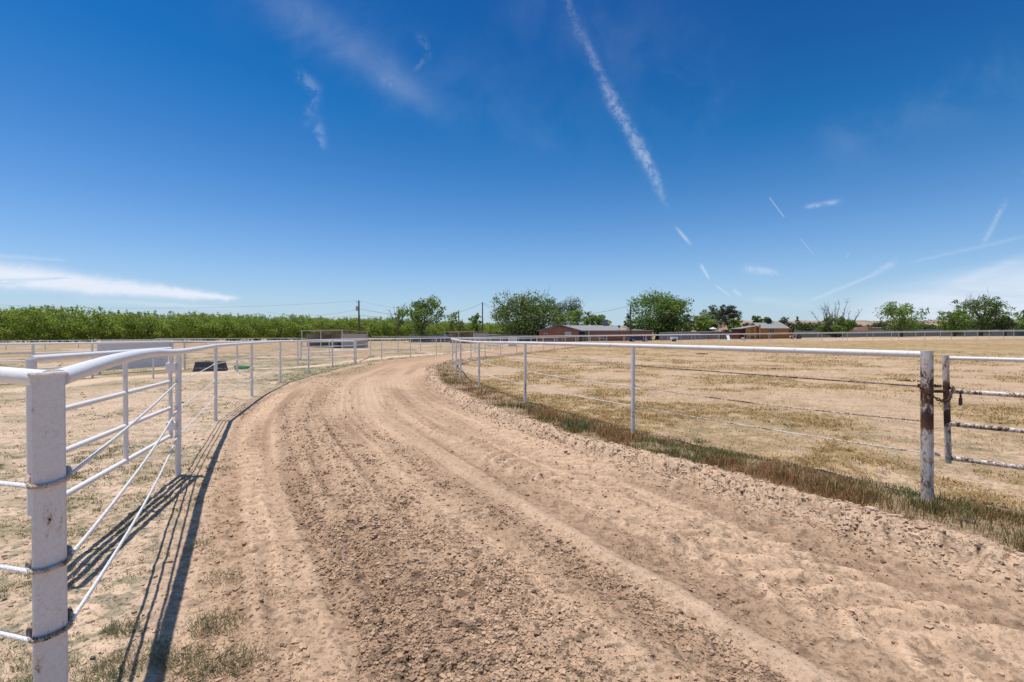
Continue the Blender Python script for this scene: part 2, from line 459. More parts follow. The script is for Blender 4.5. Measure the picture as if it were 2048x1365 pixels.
def np_mesh(name, V, faces=None, quads=None, tris=None, smooth=True):
    me = bpy.data.meshes.new(name)
    V = np.asarray(V, np.float32)
    idx = []; start = []; tot = []; c = 0
    if quads is not None and len(quads):
        q = np.asarray(quads, np.int32); idx.append(q.ravel()); start.append(np.arange(len(q)) * 4 + c); tot.append(np.full(len(q), 4)); c += q.size
    if tris is not None and len(tris):
        q = np.asarray(tris, np.int32); idx.append(q.ravel()); start.append(np.arange(len(q)) * 3 + c); tot.append(np.full(len(q), 3)); c += q.size
    idx = np.concatenate(idx); start = np.concatenate(start); tot = np.concatenate(tot)
    me.vertices.add(len(V)); me.vertices.foreach_set('co', V.ravel())
    me.loops.add(len(idx)); me.loops.foreach_set('vertex_index', idx.astype(np.int32))
    me.polygons.add(len(start)); me.polygons.foreach_set('loop_start', start.astype(np.int32))
    me.polygons.foreach_set('loop_total', tot.astype(np.int32))
    me.polygons.foreach_set('use_smooth', np.full(len(start), smooth))
    me.update(calc_edges=True)
    return me


def add_col(me, C):
    C = np.asarray(C, np.float32)
    if C.shape[1] == 3: C = np.hstack([C, np.ones((len(C), 1), np.float32)])
    a = me.color_attributes.new('tint', 'FLOAT_COLOR', 'POINT')
    a.data.foreach_set('color', C.ravel())


def link(name, me, mat, parent=None):
    o = bpy.data.objects.new(name, me); COL.objects.link(o)
    if mat is not None: me.materials.append(mat)
    if parent is not None: o.parent = parent
    return o


class MB:
    """collects shapes, builds ONE mesh object"""
    def __init__(s): s.v = []; s.f = []
    def add(s, v, f):
        o = len(s.v); s.v += [tuple(p) for p in v]; s.f += [tuple(i + o for i in q) for q in f]; return s
    def box(s, c, size, rz=0.0, bev=0.0, M=None):
        x, y, z = (k / 2 for k in size)
        b = min(bev, x * .6, y * .6, z * .6)
        if b > 0:
            pts = []
            prof = [(x - b, y), (x, y - b), (x, -y + b), (x - b, -y), (-x + b, -y), (-x, -y + b), (-x, y - b), (-x + b, y)]
            inn = [(math.copysign(max(abs(p[0]) - b, 0), p[0]), math.copysign(max(abs(p[1]) - b, 0), p[1])) for p in prof]
            for zz_, pr in ((-z, inn), (-z + b, prof), (z - b, prof), (z, inn)): pts += [(p[0], p[1], zz_) for p in pr]
            f = []
            for r_ in range(3):
                for k in range(8): f.append((r_ * 8 + (k + 1) % 8, r_ * 8 + k, (r_ + 1) * 8 + k, (r_ + 1) * 8 + (k + 1) % 8))
            f.append(tuple(range(8))); f.append(tuple(range(31, 23, -1)))
        else:
            pts = [(i, j, k) for k in (-z, z) for i, j in ((-x, -y), (x, -y), (x, y), (-x, y))]
            f = [(3, 2, 1, 0), (4, 5, 6, 7), (0, 1, 5, 4), (1, 2, 6, 5), (2, 3, 7, 6), (3, 0, 4, 7)]
        ca, sa = math.cos(rz), math.sin(rz)
        out = []
        for p in pts:
            if M is not None: q = M @ Vector(p); out.append((q.x + c[0], q.y + c[1], q.z + c[2]))
            else: out.append((c[0] + p[0] * ca - p[1] * sa, c[1] + p[0] * sa + p[1] * ca, c[2] + p[2]))
        return s.add(out, f)
    def tube(s, pts, rad, n=10, caps=True):
        P = [Vector(p) for p in pts]
        if not hasattr(rad, '__len__'): rad = [rad] * len(P)
        up = Vector((0, 0, 1)); v = []; f = []
        prev = None
        for i, p in enumerate(P):
            t = (P[min(i + 1, len(P) - 1)] - P[max(i - 1, 0)]).normalized()
            if prev is None:
                a = up if abs(t.z) < .9 else Vector((1, 0, 0))
                nx = t.cross(a).normalized()
            else:
                nx = (prev - t * prev.dot(t)).normalized()
            prev = nx; ny = t.cross(nx)
            for k in range(n):
                an = 2 * math.pi * k / n
                q = p + (nx * math.cos(an) + ny * math.sin(an)) * rad[i]
                v.append(tuple(q))
        for i in range(len(P) - 1):
            for k in range(n): f.append((i * n + k, i * n + (k + 1) % n, (i + 1) * n + (k + 1) % n, (i + 1) * n + k))
        if caps: f.append(tuple(range(n - 1, -1, -1))); f.append(tuple((len(P) - 1) * n + k for k in range(n)))
        return s.add(v, f)
    def prism(s, prof, x0, x1, axis='x'):
        n = len(prof)
        if axis == 'x': v = [(x0, a, b) for a, b in prof] + [(x1, a, b) for a, b in prof]
        else: v = [(a, x0, b) for a, b in prof] + [(a, x1, b) for a, b in prof]
        f = [tuple(range(n - 1, -1, -1)), tuple(range(n, 2 * n))] + [(k, (k + 1) % n, (k + 1) % n + n, k + n) for k in range(n)]
        return s.add(v, f)
    def build(s, name, mat, parent=None, smooth=True, ang=35):
        me = bpy.data.meshes.new(name); me.from_pydata(s.v, [], s.f); me.update()
        import bmesh
        bm = bmesh.new(); bm.from_mesh(me); bmesh.ops.recalc_face_normals(bm, faces=bm.faces); bm.to_mesh(me); bm.free()
        if smooth:
            me.polygons.foreach_set('use_smooth', [True] * len(me.polygons)); me.set_sharp_from_angle(angle=math.radians(ang))
        return link(name, me, mat, parent)


# ------------------------------------------------------------------ materials
def new_mat(name):
    m = bpy.data.materials.new(name); m.use_nodes = True
    t = m.node_tree; b = t.nodes['Principled BSDF']; b.inputs['Specular IOR Level'].default_value = .3
    return m, t, b


def coords(t, kind='Object'): return t.nodes.new('ShaderNodeTexCoord').outputs[kind]


def bumpn(t, b, h, strength, dist=.01):
    n = t.nodes.new('ShaderNodeBump'); n.inputs['Strength'].default_value = strength; n.inputs['Distance'].default_value = dist
    t.links.new(h.v, n.inputs['Height']); t.links.new(n.outputs[0], b.inputs['Normal'])


def mat_simple(name, c, rough=.6, var=.12, scale=6, metal=0.0, bmp=.1, spec=.3):
    m, t, b = new_mat(name)
    co = coords(t); n = noise_node(t, co, scale, 5); n2 = noise_node(t, co, scale * 7, 3)
    k = (n - .5) * (2 * var) + (n2 - .5) * var + 1.0
    v = t.nodes.new('ShaderNodeVectorMath'); v.operation = 'SCALE'; v.inputs[0].default_value = c
    t.links.new(k.v, v.inputs['Scale']); t.links.new(v.outputs[0], b.inputs['Base Color'])
    b.inputs['Roughness'].default_value = rough; b.inputs['Metallic'].default_value = metal
    b.inputs['Specular IOR Level'].default_value = spec
    if bmp: bumpn(t, b, n2, bmp)
    return m


def mat_paint(name, rust_lo, rust_hi, bands=(), white=(.80, .772, .745), grime=.10):
    """old white paint; rust shows through where noise passes a threshold"""
    m, t, b = new_mat(name)
    co = coords(t); sp = t.nodes.new('ShaderNodeSeparateXYZ'); t.links.new(co, sp.inputs[0]); z = E(t, sp.outputs[2])
    mpp = t.nodes.new('ShaderNodeMapping'); mpp.inputs['Scale'].default_value = (1, 1, .45); t.links.new(co, mpp.inputs[0])
    n1 = noise_node(t, mpp.outputs[0], 42, 9, .80, .5); n2 = noise_node(t, co, 4.5, 3); n3 = noise_node(t, co, 170, 3, .6)
    n4 = noise_node(t, co, 70, 5, .7)
    key = n1 * .75 + n2 * .35
    add = None
    for zc, zw, am in bands:
        r = (z - zc) / zw; g = (r * r * -1.0).exp() * am
        add = g if add is None else add + g
    if add is not None: key = key + add
    rust = key.step(rust_lo, rust_hi)
    rcol = mixc(t, n3.step(.35, .65), (.085, .040, .024), (.24, .105, .042))
    rcol = mixc(t, n2.step(.4, .65), rcol, (.050, .032, .030))
    g = (1.0 - n4.step(.28, .62)) * grime + n3 * .06
    wcol = mixc(t, g, white, (.36, .30, .24))
    wcol = mixc(t, noise_node(t, co, 120, 4, .8).step(.615, .66) * noise_node(t, co, 3.1, 2).step(.45, .62) * .75, wcol, (.22, .19, .16))
    halo = key.step(rust_lo - .085, rust_lo + .02) * .5
    wcol = mixc(t, halo, wcol, (.52, .33, .17))
    t.links.new(mixc(t, rust, wcol, rcol), b.inputs['Base Color'])
    t.links.new((rust * .4 + .42).v, b.inputs['Roughness'])
    bumpn(t, b, n3 * .4 + n4 * .6 - rust * .8, .35, .004)
    return m


M = {}
M['paint'] = mat_paint('white_pipe_paint', .695, .74, grime=.16)
M['paint_far'] = mat_paint('distant_pipe_paint', .70, .75, white=(.66, .60, .56), grime=.2)
M['paint_old'] = mat_paint('weathered_pipe_paint', .645, .69, grime=.3)
M['paint_corner'] = mat_paint('corner_post_paint', .665, .70, white=(.74, .70, .675), grime=.22)
M['paint_rusty'] = mat_paint('rusty_pipe_paint', .560, .640, bands=((1.04, .09, .17), (.80, .07, .16), (.66, .3, .02), (.2, .12, .03)), grime=.45, white=(.70, .68, .66))
M['paint_flaky'] = mat_paint('flaking_pipe_paint', .53, .62, grime=.3)
M['rust_wire'] = mat_paint('rusty_cable_paint', .50, .60, grime=.3)
M['rope'] = mat_paint('white_rope_paint', .70, .78, white=(.78, .77, .75), grime=.3)
M['rope_rust'] = mat_paint('rust_stained_rope', .52, .64, white=(.55, .5, .45), grime=.4)
M['iron'] = mat_simple('dark_rusty_iron', (.075, .045, .035), .75, .35, 60, .3, .3)
M['galv'] = mat_simple('galvanised_steel', (.42, .44, .47), .42, .15, 8, .6, .1)
M['rubber'] = mat_simple('black_rubber', (.075, .08, .088), .7, .3, 9)
M['hose'] = mat_simple('green_hose', (.09, .30, .17), .5)
M['wood_pole'] = mat_simple('weathered_pole_wood', (.115, .085, .065), .85, .25, 5)
M['wire'] = mat_simple('dark_wire', (.05, .05, .055), .6, 0, 4, bmp=0)
M['white_ply'] = mat_simple('white_plywood', (.78, .74, .73), .7, .06, 3)
M['tan_metal'] = mat_simple('tan_sheet_metal', (.52, .45, .40), .6, .10, 3)
M['grey_metal'] = mat_simple('grey_sheet_metal', (.24, .245, .26), .55, .12, 2, .2)
M['blue_grey'] = mat_simple('blue_grey_sheet', (.17, .20, .24), .6, .12, 2)
M['roof_tan'] = mat_simple('pale_tan_roof_sheet', (.46, .38, .34), .6, .12, 2)
M['shingle'] = mat_simple('grey_shingle', (.255, .25, .235), .9, .12, 1.8)
M['fascia'] = mat_simple('blue_fascia_paint', (.15, .19, .27), .6)
M['white_trim'] = mat_simple('white_trim_paint', (.72, .72, .70), .6)
M['glass'] = mat_simple('dark_window_glass', (.03, .04, .055), .1, .2, 2, spec=.8, bmp=0)
M['curtain'] = mat_simple('pale_curtained_glass', (.45, .52, .55), .3, .2, 4)
M['orange'] = mat_simple('orange_board_siding', (.52, .225, .062), .75, .15, 2)
M['adobe'] = mat_simple('adobe_plaster', (.40, .20, .125), .85)
M['orange_trim'] = mat_simple('pale_orange_trim', (.62, .36, .18), .7)
M['red_shed'] = mat_simple('dark_red_boards', (.12, .035, .028), .8)
M['cooler'] = mat_simple('grey_cooler_box', (.12, .13, .15), .6)
M['black'] = mat_simple('black_paint', (.02, .02, .022), .6)
M['red'] = mat_simple('red_paint', (.48, .05, .03), .4)
M['green'] = mat_simple('green_plastic', (.04, .22, .13), .4)
M['turq'] = mat_simple('turquoise_top', (.16, .42, .50), .4)
M['white_plastic'] = mat_simple('white_plastic', (.78, .79, .78), .4)
M['car_blue'] = mat_simple('dark_blue_car_paint', (.018, .035, .095), .3, .05, 3, .2, 0, .6)
M['brown_leaf'] = mat_simple('dark_bark_scrap', (.07, .045, .03), .9)
M['dung'] = mat_simple('dry_dung', (.09, .065, .04), .95, .3, 30)
M['bark'] = mat_simple('grey_brown_bark', (.135, .110, .088), .9, .25, 6)
M['dead_wood'] = mat_simple('bare_grey_branches', (.17, .15, .145), .9, .2, 6)


def mat_brick():
    m, t, b = new_mat('red_brick')
    co = coords(t); mp_ = t.nodes.new('ShaderNodeMapping'); mp_.inputs['Rotation'].default_value = (math.pi / 2, 0, 0); t.links.new(co, mp_.inputs[0])
    br = t.nodes.new('ShaderNodeTexBrick'); t.links.new(mp_.outputs[0], br.inputs[0])
    br.inputs['Color1'].default_value = (.40, .165, .11, 1); br.inputs['Color2'].default_value = (.33, .125, .085, 1)
    br.inputs['Mortar'].default_value = (.30, .19, .15, 1); br.inputs['Scale'].default_value = 1.0
    br.inputs['Brick Width'].default_value = .4; br.inputs['Row Height'].default_value = .13; br.inputs['Mortar Size'].default_value = .012
    n = noise_node(t, co, .7, 4)
    t.links.new(mixc(t, n.step(.3, .8) * .35, br.outputs[0], (.17, .065, .05)), b.inputs['Base Color'])
    b.inputs['Roughness'].default_value = .85
    return m


M['brick'] = mat_brick()


def mat_attr(name, rough=.95, fine=None, bmp=0.0, transl=0.0, spec=.1, sc_=60, var=.2):
    m, t, b = new_mat(name)
    a = t.nodes.new('ShaderNodeAttribute'); a.attribute_name = 'tint'
    co = coords(t); n = noise_node(t, co, sc_, 5, .65); n2 = noise_node(t, co, sc_ * 4.3, 3, .6)
    k = (n - .5) * (2 * var) + (n2 - .5) * var + 1.0
    v = t.nodes.new('ShaderNodeVectorMath'); v.operation = 'SCALE'; t.links.new(a.outputs['Color'], v.inputs[0])
    t.links.new(k.v, v.inputs['Scale']); t.links.new(v.outputs[0], b.inputs['Base Color'])
    b.inputs['Roughness'].default_value = rough; b.inputs['Specular IOR Level'].default_value = spec
    if bmp: bumpn(t, b, n + n2 * .6, bmp, .012)
    if transl:
        tl = t.nodes.new('ShaderNodeBsdfTranslucent'); mx = t.nodes.new('ShaderNodeMixShader'); mx.inputs[0].default_value = transl
        g = t.nodes.new('ShaderNodeVectorMath'); g.operation = 'MULTIPLY'; g.inputs[1].default_value = (1.1, 1.25, .5) if name == 'tree_leaf' else (1.1, 1.02, .75); t.links.new(v.outputs[0], g.inputs[0])
        t.links.new(g.outputs[0], tl.inputs[0])
        out = t.nodes['Material Output']; t.links.new(b.outputs[0], mx.inputs[1]); t.links.new(tl.outputs[0], mx.inputs[2]); t.links.new(mx.outputs[0], out.inputs[0])
    return m


def mat_ground(name, turf):
    """tint attribute broken up at every scale the mesh cannot carry far away"""
    m, t, b = new_mat(name)
    a = t.nodes.new('ShaderNodeAttribute'); a.attribute_name = 'tint'
    co = coords(t)
    n1 = noise_node(t, co, 45, 5, .65); n2 = noise_node(t, co, 200, 3, .6); n3 = noise_node(t, co, 9 if turf else 14, 6, .72, .3); n4 = noise_node(t, co, 24 if turf else 34, 3, .7)
    n5 = noise_node(t, co, 2.2, 6, .7)
    k = (n1 - .5) * .5 + (n2 - .5) * .3 + (n3 - .5) * (.75 if turf else .45) + (n5 - .5) * (.55 if turf else .18) + (1.12 if turf else 1.06)
    dark = (n4.step(.52, .64) * (.50 if turf else .30) + noise_node(t, co, 10 if turf else 12, 4, .75).step(.53, .64) * (.34 if turf else .22)).min(.75)
    v = t.nodes.new('ShaderNodeVectorMath'); v.operation = 'SCALE'; t.links.new(a.outputs['Color'], v.inputs[0])
    t.links.new((k * (1.0 - dark)).v, v.inputs['Scale'])
    c = v.outputs[0]
    if turf:
        g = noise_node(t, co, 13, 5, .7).step(.54, .64) * noise_node(t, co, .9, 3).step(.45, .65) * .14
        c = mixc(t, g, c, (.17, .150, .07))
        y_ = noise_node(t, co, 17, 5, .7).step(.55, .66) * noise_node(t, co, .7, 3).step(.42, .60) * .35
        c = mixc(t, y_, c, (.50, .355, .16))
    t.links.new(c, b.inputs['Base Color'])
    b.inputs['Roughness'].default_value = .95; b.inputs['Specular IOR Level'].default_value = .08
    bumpn(t, b, n1 + n2 * .5 + n4 * 1.2 + n3 * 1.5, .5, .02)
    return m


M['soil'] = mat_ground('dry_soil', False)
M['turf'] = mat_ground('dry_turf', True)
M['clod'] = mat_attr('soil_clod', bmp=.3, sc_=90, var=.2)
M['blade'] = mat_attr('grass_blade', .7, transl=.25, sc_=20, var=.1)
M['leaf'] = mat_attr('tree_leaf', .6, transl=.36, spec=.25, sc_=1.2, var=.18)


def mat_hill():
    m, t, b = new_mat('badland_hill')
    co = coords(t); n = noise_node(t, co, .012, 8, .65); n2 = noise_node(t, co, .09, 4, .7); n3 = noise_node(t, co, .03, 5, .6)
    c = mixc(t, n.step(.38, .62), (.24, .150, .105), (.34, .245, .175))
    c = mixc(t, n3.step(.52, .62) * .6, c, (.38, .29, .215))
    c = mixc(t, n2.step(.54, .62) * .75, c, (.13, .125, .085))
    t.links.new(c, b.inputs['Base Color']); b.inputs['Roughness'].default_value = 1
    return m


M['hill'] = mat_hill()

# ------------------------------------------------------------------ ground mesh
def build_ground():
    # rings a little over a photo pixel apart near the camera, angular fan dense in front
    inv = np.linspace(1 / 1.35, 1 / 60.0, 880)
    rr = list(1 / inv)
    r = rr[-1]
    while r < 7000: r *= 1.035 if r > 160 else 1.014; rr.append(r)
    rr = np.array([0.0, .5, .9, 1.15] + rr)
    th = list(np.linspace(-math.radians(54), math.radians(54), 1500))
    th += list(np.linspace(math.radians(54), math.radians(306), 150)[1:-1])
    th = np.array(th); nT = len(th); nR = len(rr) - 1
    R, T = np.meshgrid(rr[1:], th, indexing='ij')
    x = (R * np.sin(T)).ravel(); y = (R * np.cos(T)).ravel()
    cell = np.maximum(np.gradient(rr[1:])[:, None] * .8, R * 0.00126 + 0 * T).ravel()
    cell = np.where(np.abs(np.broadcast_to(T, R.shape).ravel()) > math.radians(54.1), cell * 0 + 1.0, cell)
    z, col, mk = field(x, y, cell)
    V_ = np.column_stack([x, y, z])
    V_ = np.vstack([V_, [[0, 0, 0.0]]]); col = np.vstack([col, [[.45, .31, .2]]])
    i = np.arange(nR - 1)[:, None]; j = np.arange(nT)[None, :]; j2 = (j + 1) % nT
    q = np.stack([i * nT + j, i * nT + j2, (i + 1) * nT + j2, (i + 1) * nT + j], -1).reshape(-1, 4)[:, ::-1]
    fan = np.column_stack([np.full(nT, len(V_) - 1), np.arange(nT), (np.arange(nT) + 1) % nT])[:, ::-1]
    # split by region: face belongs to region of its first corner
    w, d, e, pm = mk['w'], mk['d'], mk['e'], mk['pm']
    reg = np.where(pm > .5, 3, np.where((d < e + .1) & (w > 0), 2, np.where(w > 0.1, 1, 0)))
    reg = np.append(reg, 1)
    fr = reg[q[:, 0]]
    for k, nm in ((0, 'ground'), (1, 'dirt_track'), (2, 'infield_ground'), (3, 'dirt_path')):
        qq = q[fr == k]; tt = fan if k == 1 else None
        use = np.unique(np.concatenate([qq.ravel(), tt.ravel()]) if tt is not None else qq.ravel())
        mp_ = np.full(len(V_), -1); mp_[use] = np.arange(len(use))
        me = np_mesh(nm, V_[use], quads=mp_[qq], tris=None if tt is None else mp_[tt])
        add_col(me, col[use])
        tag(link(nm, me, M['soil' if k in (1, 3) else 'turf']), kind='structure')


build_ground()

# ------------------------------------------------------------------ scatter helpers
def sample_view(n, rmin, rmax, a0=-50, a1=50, power=1.0):
    """points spread evenly in apparent size: dense near, sparse far"""
    u = rng.random(n)
    r = 1 / (1 / rmin + u * (1 / rmax - 1 / rmin)) if power == 1.0 else rmin * (rmax / rmin) ** u
    a = np.radians(a0 + (a1 - a0) * rng.random(n))
    return r * np.sin(a), r * np.cos(a), r


def info(x, y):
    w, s = curve_dist(near_line(OUT_LINE), x, y); di, _ = curve_dist(near_line(IN_LINE), x, y); d = -di
    sec, e = section(x, y, d)
    return w, s, d, e, terrain(x, y) + sec


def blades(name, x, y, z, h, wd, col, lean=.5, droop=.35):
    """grass blades, each two segments"""
    n = len(x); a = rng.random(n) * 2 * np.pi; la = rng.random(n) * 2 * np.pi; l = h * lean * (.3 + rng.random(n))
    cx, cy = np.cos(a) * wd / 2, np.sin(a) * wd / 2
    lx, ly = np.cos(la) * l, np.sin(la) * l
    V_ = np.empty((n, 5, 3))
    V_[:, 0] = np.column_stack([x - cx, y - cy, z]); V_[:, 1] = np.column_stack([x + cx, y + cy, z])
    V_[:, 2] = np.column_stack([x - cx * .7 + lx * .4, y - cy * .7 + ly * .4, z + h * .6])
    V_[:, 3] = np.column_stack([x + cx * .7 + lx * .4, y + cy * .7 + ly * .4, z + h * .6])
    V_[:, 4] = np.column_stack([x + lx, y + ly, z + h * (1 - droop * rng.random(n))])
    k = np.arange(n)[:, None] * 5
    me = np_mesh(name, V_.reshape(-1, 3), quads=k + np.array([[0, 1, 3, 2]]), tris=k + np.array([[2, 3, 4]]), smooth=False)
    add_col(me, np.repeat(col, 5, 0))
    return link(name, me, M['blade'])


def pick_cols(n, pal, wts, var=.15):
    pal = np.array(pal); i = rng.choice(len(pal), n, p=np.array(wts) / sum(wts))
    return pal[i] * (1 + var * (rng.random((n, 1)) - .5) * 2)


# reddish-brown and green grass strip on the berm
def berm_grass():
    n = 620000
    x, y, r = sample_view(n, 2.6, 60, -20, 52)
    w, s, d, e, z = info(x, y)
    dens = sst(-.30, .05, d) * (1 - sst(e - .22, e + .02, d)) * (.16 + 1.15 * sst(.34, .56, fbm(x / .38, y / .38, 200, 3)))
    dens = np.maximum(dens, .35 * bump(d, -.1, .35) * sst(.5, .62, fbm(x / .4, y / .4, 201, 2)))
    dens *= (w > 0) * (1 - .8 * sst(3.75, 4.3, x) * (y < 6))
    k = rng.random(n) < dens
    x, y, r, z, d = x[k], y[k], r[k], z[k], d[k]; n = len(x)
    tall = .045 + .11 * sst(.28, .62, fbm(x / .5, y / .5, 202, 3)) * np.exp(-((d - .42) / .38) ** 2)
    h = tall * (.5 + .8 * rng.random(n)) * np.where(rng.random(n) < .03, 2.0, 1.0)
    green = sst(.48, .60, fbm(x / .9, y / .9, 203, 3)) + sst(2.6, 3.6, x) * .6 * (y < 8) + (rng.random(n) < .22)
    ca = pick_cols(n, [(.25, .105, .06), (.32, .19, .085), (.17, .08, .05), (.40, .29, .13)], [4, 3, 3, 2])
    cb = pick_cols(n, [(.09, .12, .04), (.13, .155, .05), (.18, .165, .07), (.065, .085, .035)], [3, 3, 2, 2])
    g = (rng.random(n) < green * .75)[:, None]
    col = np.where(g, cb, ca) * 1.4
    wd = np.maximum(.0019, .00075 * r) * (.8 + .6 * rng.random(n))
    o = blades('berm_grass', x, y, z - .005, h, wd, col, .55)
    tag(o, 'reddish brown and green grass growing along the bank under the infield fence', 'grass', kind='stuff')


berm_grass()


# dry straw stubble in the infield
def straw():
    n = 620000
    x, y, r = sample_view(n, 3.0, 60, -12, 52)
    w, s, d, e, z = info(x, y)
    st = fbm(x / 2.2, y / 3.2, 90, 4)
    bare = sst(.50, .60, fbm(x / 3.5 + 5, y / 2.2, 94, 4))
    dens = (d < -.05) * (w > 0) * sst(.36, .56, st) * (1 - .92 * bare) * sst(.30, .6, fbm(x / .22, y / .22, 210, 3))
    k = rng.random(n) < dens
    x, y, r, z = x[k], y[k], r[k], z[k]; n = len(x)
    h = (.010 + .034 * rng.random(n)) * (1 + .035 * np.minimum(r, 40))
    col = pick_cols(n, [(.56, .385, .16), (.42, .28, .125), (.27, .18, .09), (.17, .14, .07), (.64, .47, .23)], [4, 4, 3, 1.2, 2.5])
    wd = np.maximum(.002, .0011 * r)
    tag(blades('dry_grass', x, y, z - .003, h, wd, col, 1.4), 'short straw coloured grass stubble covering the infield', 'dry grass', kind='stuff')


straw()


# low weeds and tufts on the pasture side and along the outer fence
def weeds():
    nc = 32000
    x, y, r = sample_view(nc, 1.6, 48, -52, 4)
    w, s, d, e, z = info(x, y)
    fb = fbm(x / 2.6, y / 1.6, 102, 3)
    dens = (w < .45) * (.10 + .8 * sst(.42, .62, fb)) * sst(.35, .6, fbm(x / .28, y / .28, 113, 2)) * 1.4
    dens = np.maximum(dens, .9 * bump(w, -.5, 1.1) * sst(11, 18, y))
    pth, _ = curve_dist(PATH_LINE, x, y); dens = dens * (np.abs(pth) > .65)
    k = rng.random(nc) < dens
    x, y, r, z = x[k], y[k], r[k], z[k]
    # hand placed tufts by the near corner, inside the track edge and on the far bend
    tx, ty, tr_, tn = [], [], [], []
    for px_, py_, rad, cnt, hh in ((235, 1268, .07, 260, .06), (430, 1258, .10, 330, .07), (470, 1335, .10, 330, .075), (230, 1335, .08, 160, .05), (445, 1160, .10, 90, .06),
                                   (545, 1195, .07, 60, .06), (395, 1092, .06, 50, .06), (100, 1048, .12, 80, .06), (20, 1052, .10, 60, .05), (455, 940, .10, 50, .05),
                                   (1255, 1122, .06, 30, .04), (780, 1165, .05, 25, .05), (1010, 1225, .05, 14, .04), (1398, 890, .05, 70, .15), (270, 1000, .16, 60, .05), (300, 985, .10, 50, .05)):
        gx, gy = pix(px_, py_)
        for q in range(cnt):
            an = random.random() * 6.283; rd = rad * math.sqrt(random.random()) * 1.3
            tx.append(gx + rd * math.cos(an)); ty.append(gy + rd * math.sin(an) * .8); tr_.append(hh * random.uniform(.5, 1.2)); tn.append(0)
    far = []
    m = 26000
    fx, fy, fr = sample_view(m, 10, 34, -26, 2)
    fw, fs, fd, fe, fz = info(fx, fy)
    dd = bump(fw, 1.15, .35) * sst(17, 21, fy) * (1 - sst(27, 32, fy)) * sst(.42, .58, fbm(fx / .8, fy / 1.0, 108, 3)) + bump(fw, -.3, .5) * sst(9, 14, fy) * .6 + .5 * bump(fw, 0.0, .12)
    kk = rng.random(m) < dd * .8
    per = 9
    X = np.repeat(x, per) + rng.normal(0, 1, len(x) * per) * np.repeat(.012 + .0018 * r, per)
    Yy = np.repeat(y, per) + rng.normal(0, 1, len(x) * per) * np.repeat(.012 + .0018 * r, per)
    X = np.concatenate([X, tx, fx[kk]]); Yy = np.concatenate([Yy, ty, fy[kk]])
    n = len(X); Rr = np.hypot(X, Yy); z = terrain(X, Yy)
    h = (.010 + .018 * rng.random(n)) * (1 + .04 * Rr)
    m0 = len(x) * per; h[m0:m0 + len(tx)] = tr_
    h[m0 + len(tx):] = .03 + .05 * rng.random(n - m0 - len(tx))
    col = pick_cols(n, [(.135, .155, .072), (.19, .20, .10), (.27, .24, .12), (.35, .28, .15), (.11, .12, .07)], [3, 3, 2, 2, 2])
    o = blades('weeds', X, Yy, z - .002, h, np.maximum(.0018, .00085 * Rr), col, 1.1)
    tag(o, 'small grey green weeds and grass tufts on the sandy pasture and track edge', 'weeds', kind='stuff')


weeds()


# loose soil clods and pebbles
def clods():
    n = 420000
    x, y, r = sample_view(n, 1.7, 26, -50, 52)
    w, s, d, e, z = info(x, y)
    xj = x; yj = y
    wob = (fbm(x / 1.7, y / 1.7, 60, 3) - .5); wj = w + .30 * wob
    band = sst(.95, 1.15, wj) * (1 - sst(1.95, 2.25, wj)) + .7 * bump(wj, 2.52, .16) + .3 * sst(4.25, 4.75, wj) + .35 * bump(wj, .35, .2)
    tr = sst(.15, .5, w) * sst(e, e + .12, d)
    dens = tr * (.10 + .75 * np.clip(band, 0, 1)) * (.35 + .9 * sst(.38, .6, fbm(x / .3, y / .3, 301, 3)))
    dens = np.maximum(dens, .9 * bump(d, e + .15, .16) * sst(.4, .55, fbm(x / .25, y / .25, 302, 2)))
    dens = np.maximum(dens, .07 * (w < 0.3)); dens = np.maximum(dens, .02)
    dens *= (1 - .85 * bump(w + .04 * wob, 2.83, .13))
    k = rng.random(n) < dens
    x, y, r, z, w = x[k], y[k], r[k], z[k], w[k]; n = len(x)
    size = np.exp(rng.normal(math.log(.0027), .62, n)) * np.clip(.75 + .16 * r, 0, 3.6)
    size = np.clip(size, .0014, .015)
    # one height lookup for all so that they sit on the displaced surface
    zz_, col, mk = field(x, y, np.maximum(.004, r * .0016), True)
    base = np.array([(i, j, k_) for k_ in (-1, 1) for i, j in ((-1, -1), (1, -1), (1, 1), (-1, 1))], float) * .62
    V_ = base[None] * (1 + 1.1 * (rng.random((n, 8, 3)) - .5))
    sc3 = size[:, None] * (.7 + .6 * rng.random((n, 3))) * np.array([1.1, 1.1, .75])
    V_ = V_ * sc3[:, None, :]
    a = rng.random(n) * 6.283; ca, sa = np.cos(a)[:, None], np.sin(a)[:, None]
    X = V_[..., 0] * ca - V_[..., 1] * sa + x[:, None]; Yv = V_[..., 0] * sa + V_[..., 1] * ca + y[:, None]
    Z = V_[..., 2] + (zz_ + size * .22)[:, None]
    kf = np.arange(n)[:, None, None] * 8
    q = (kf + np.array([[3, 2, 1, 0], [4, 5, 6, 7], [0, 1, 5, 4], [1, 2, 6, 5], [2, 3, 7, 6], [3, 0, 4, 7]])[None]).reshape(-1, 4)
    me = np_mesh('soil_clods', np.stack([X, Yv, Z], -1).reshape(-1, 3), quads=q, smooth=False)
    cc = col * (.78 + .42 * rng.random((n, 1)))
    pb = rng.random(n) < .03
    cc[pb] = pick_cols(pb.sum(), [(.22, .16, .12), (.50, .42, .34), (.24, .17, .12), (.15, .115, .085)], [4, .6, 4, 3])
    add_col(me, np.repeat(cc, 8, 0))
    tag(link('soil_clods', me, M['clod']), 'loose crumbs and clods of ploughed soil strewn over the riding track', 'soil clods', kind='stuff')


clods()

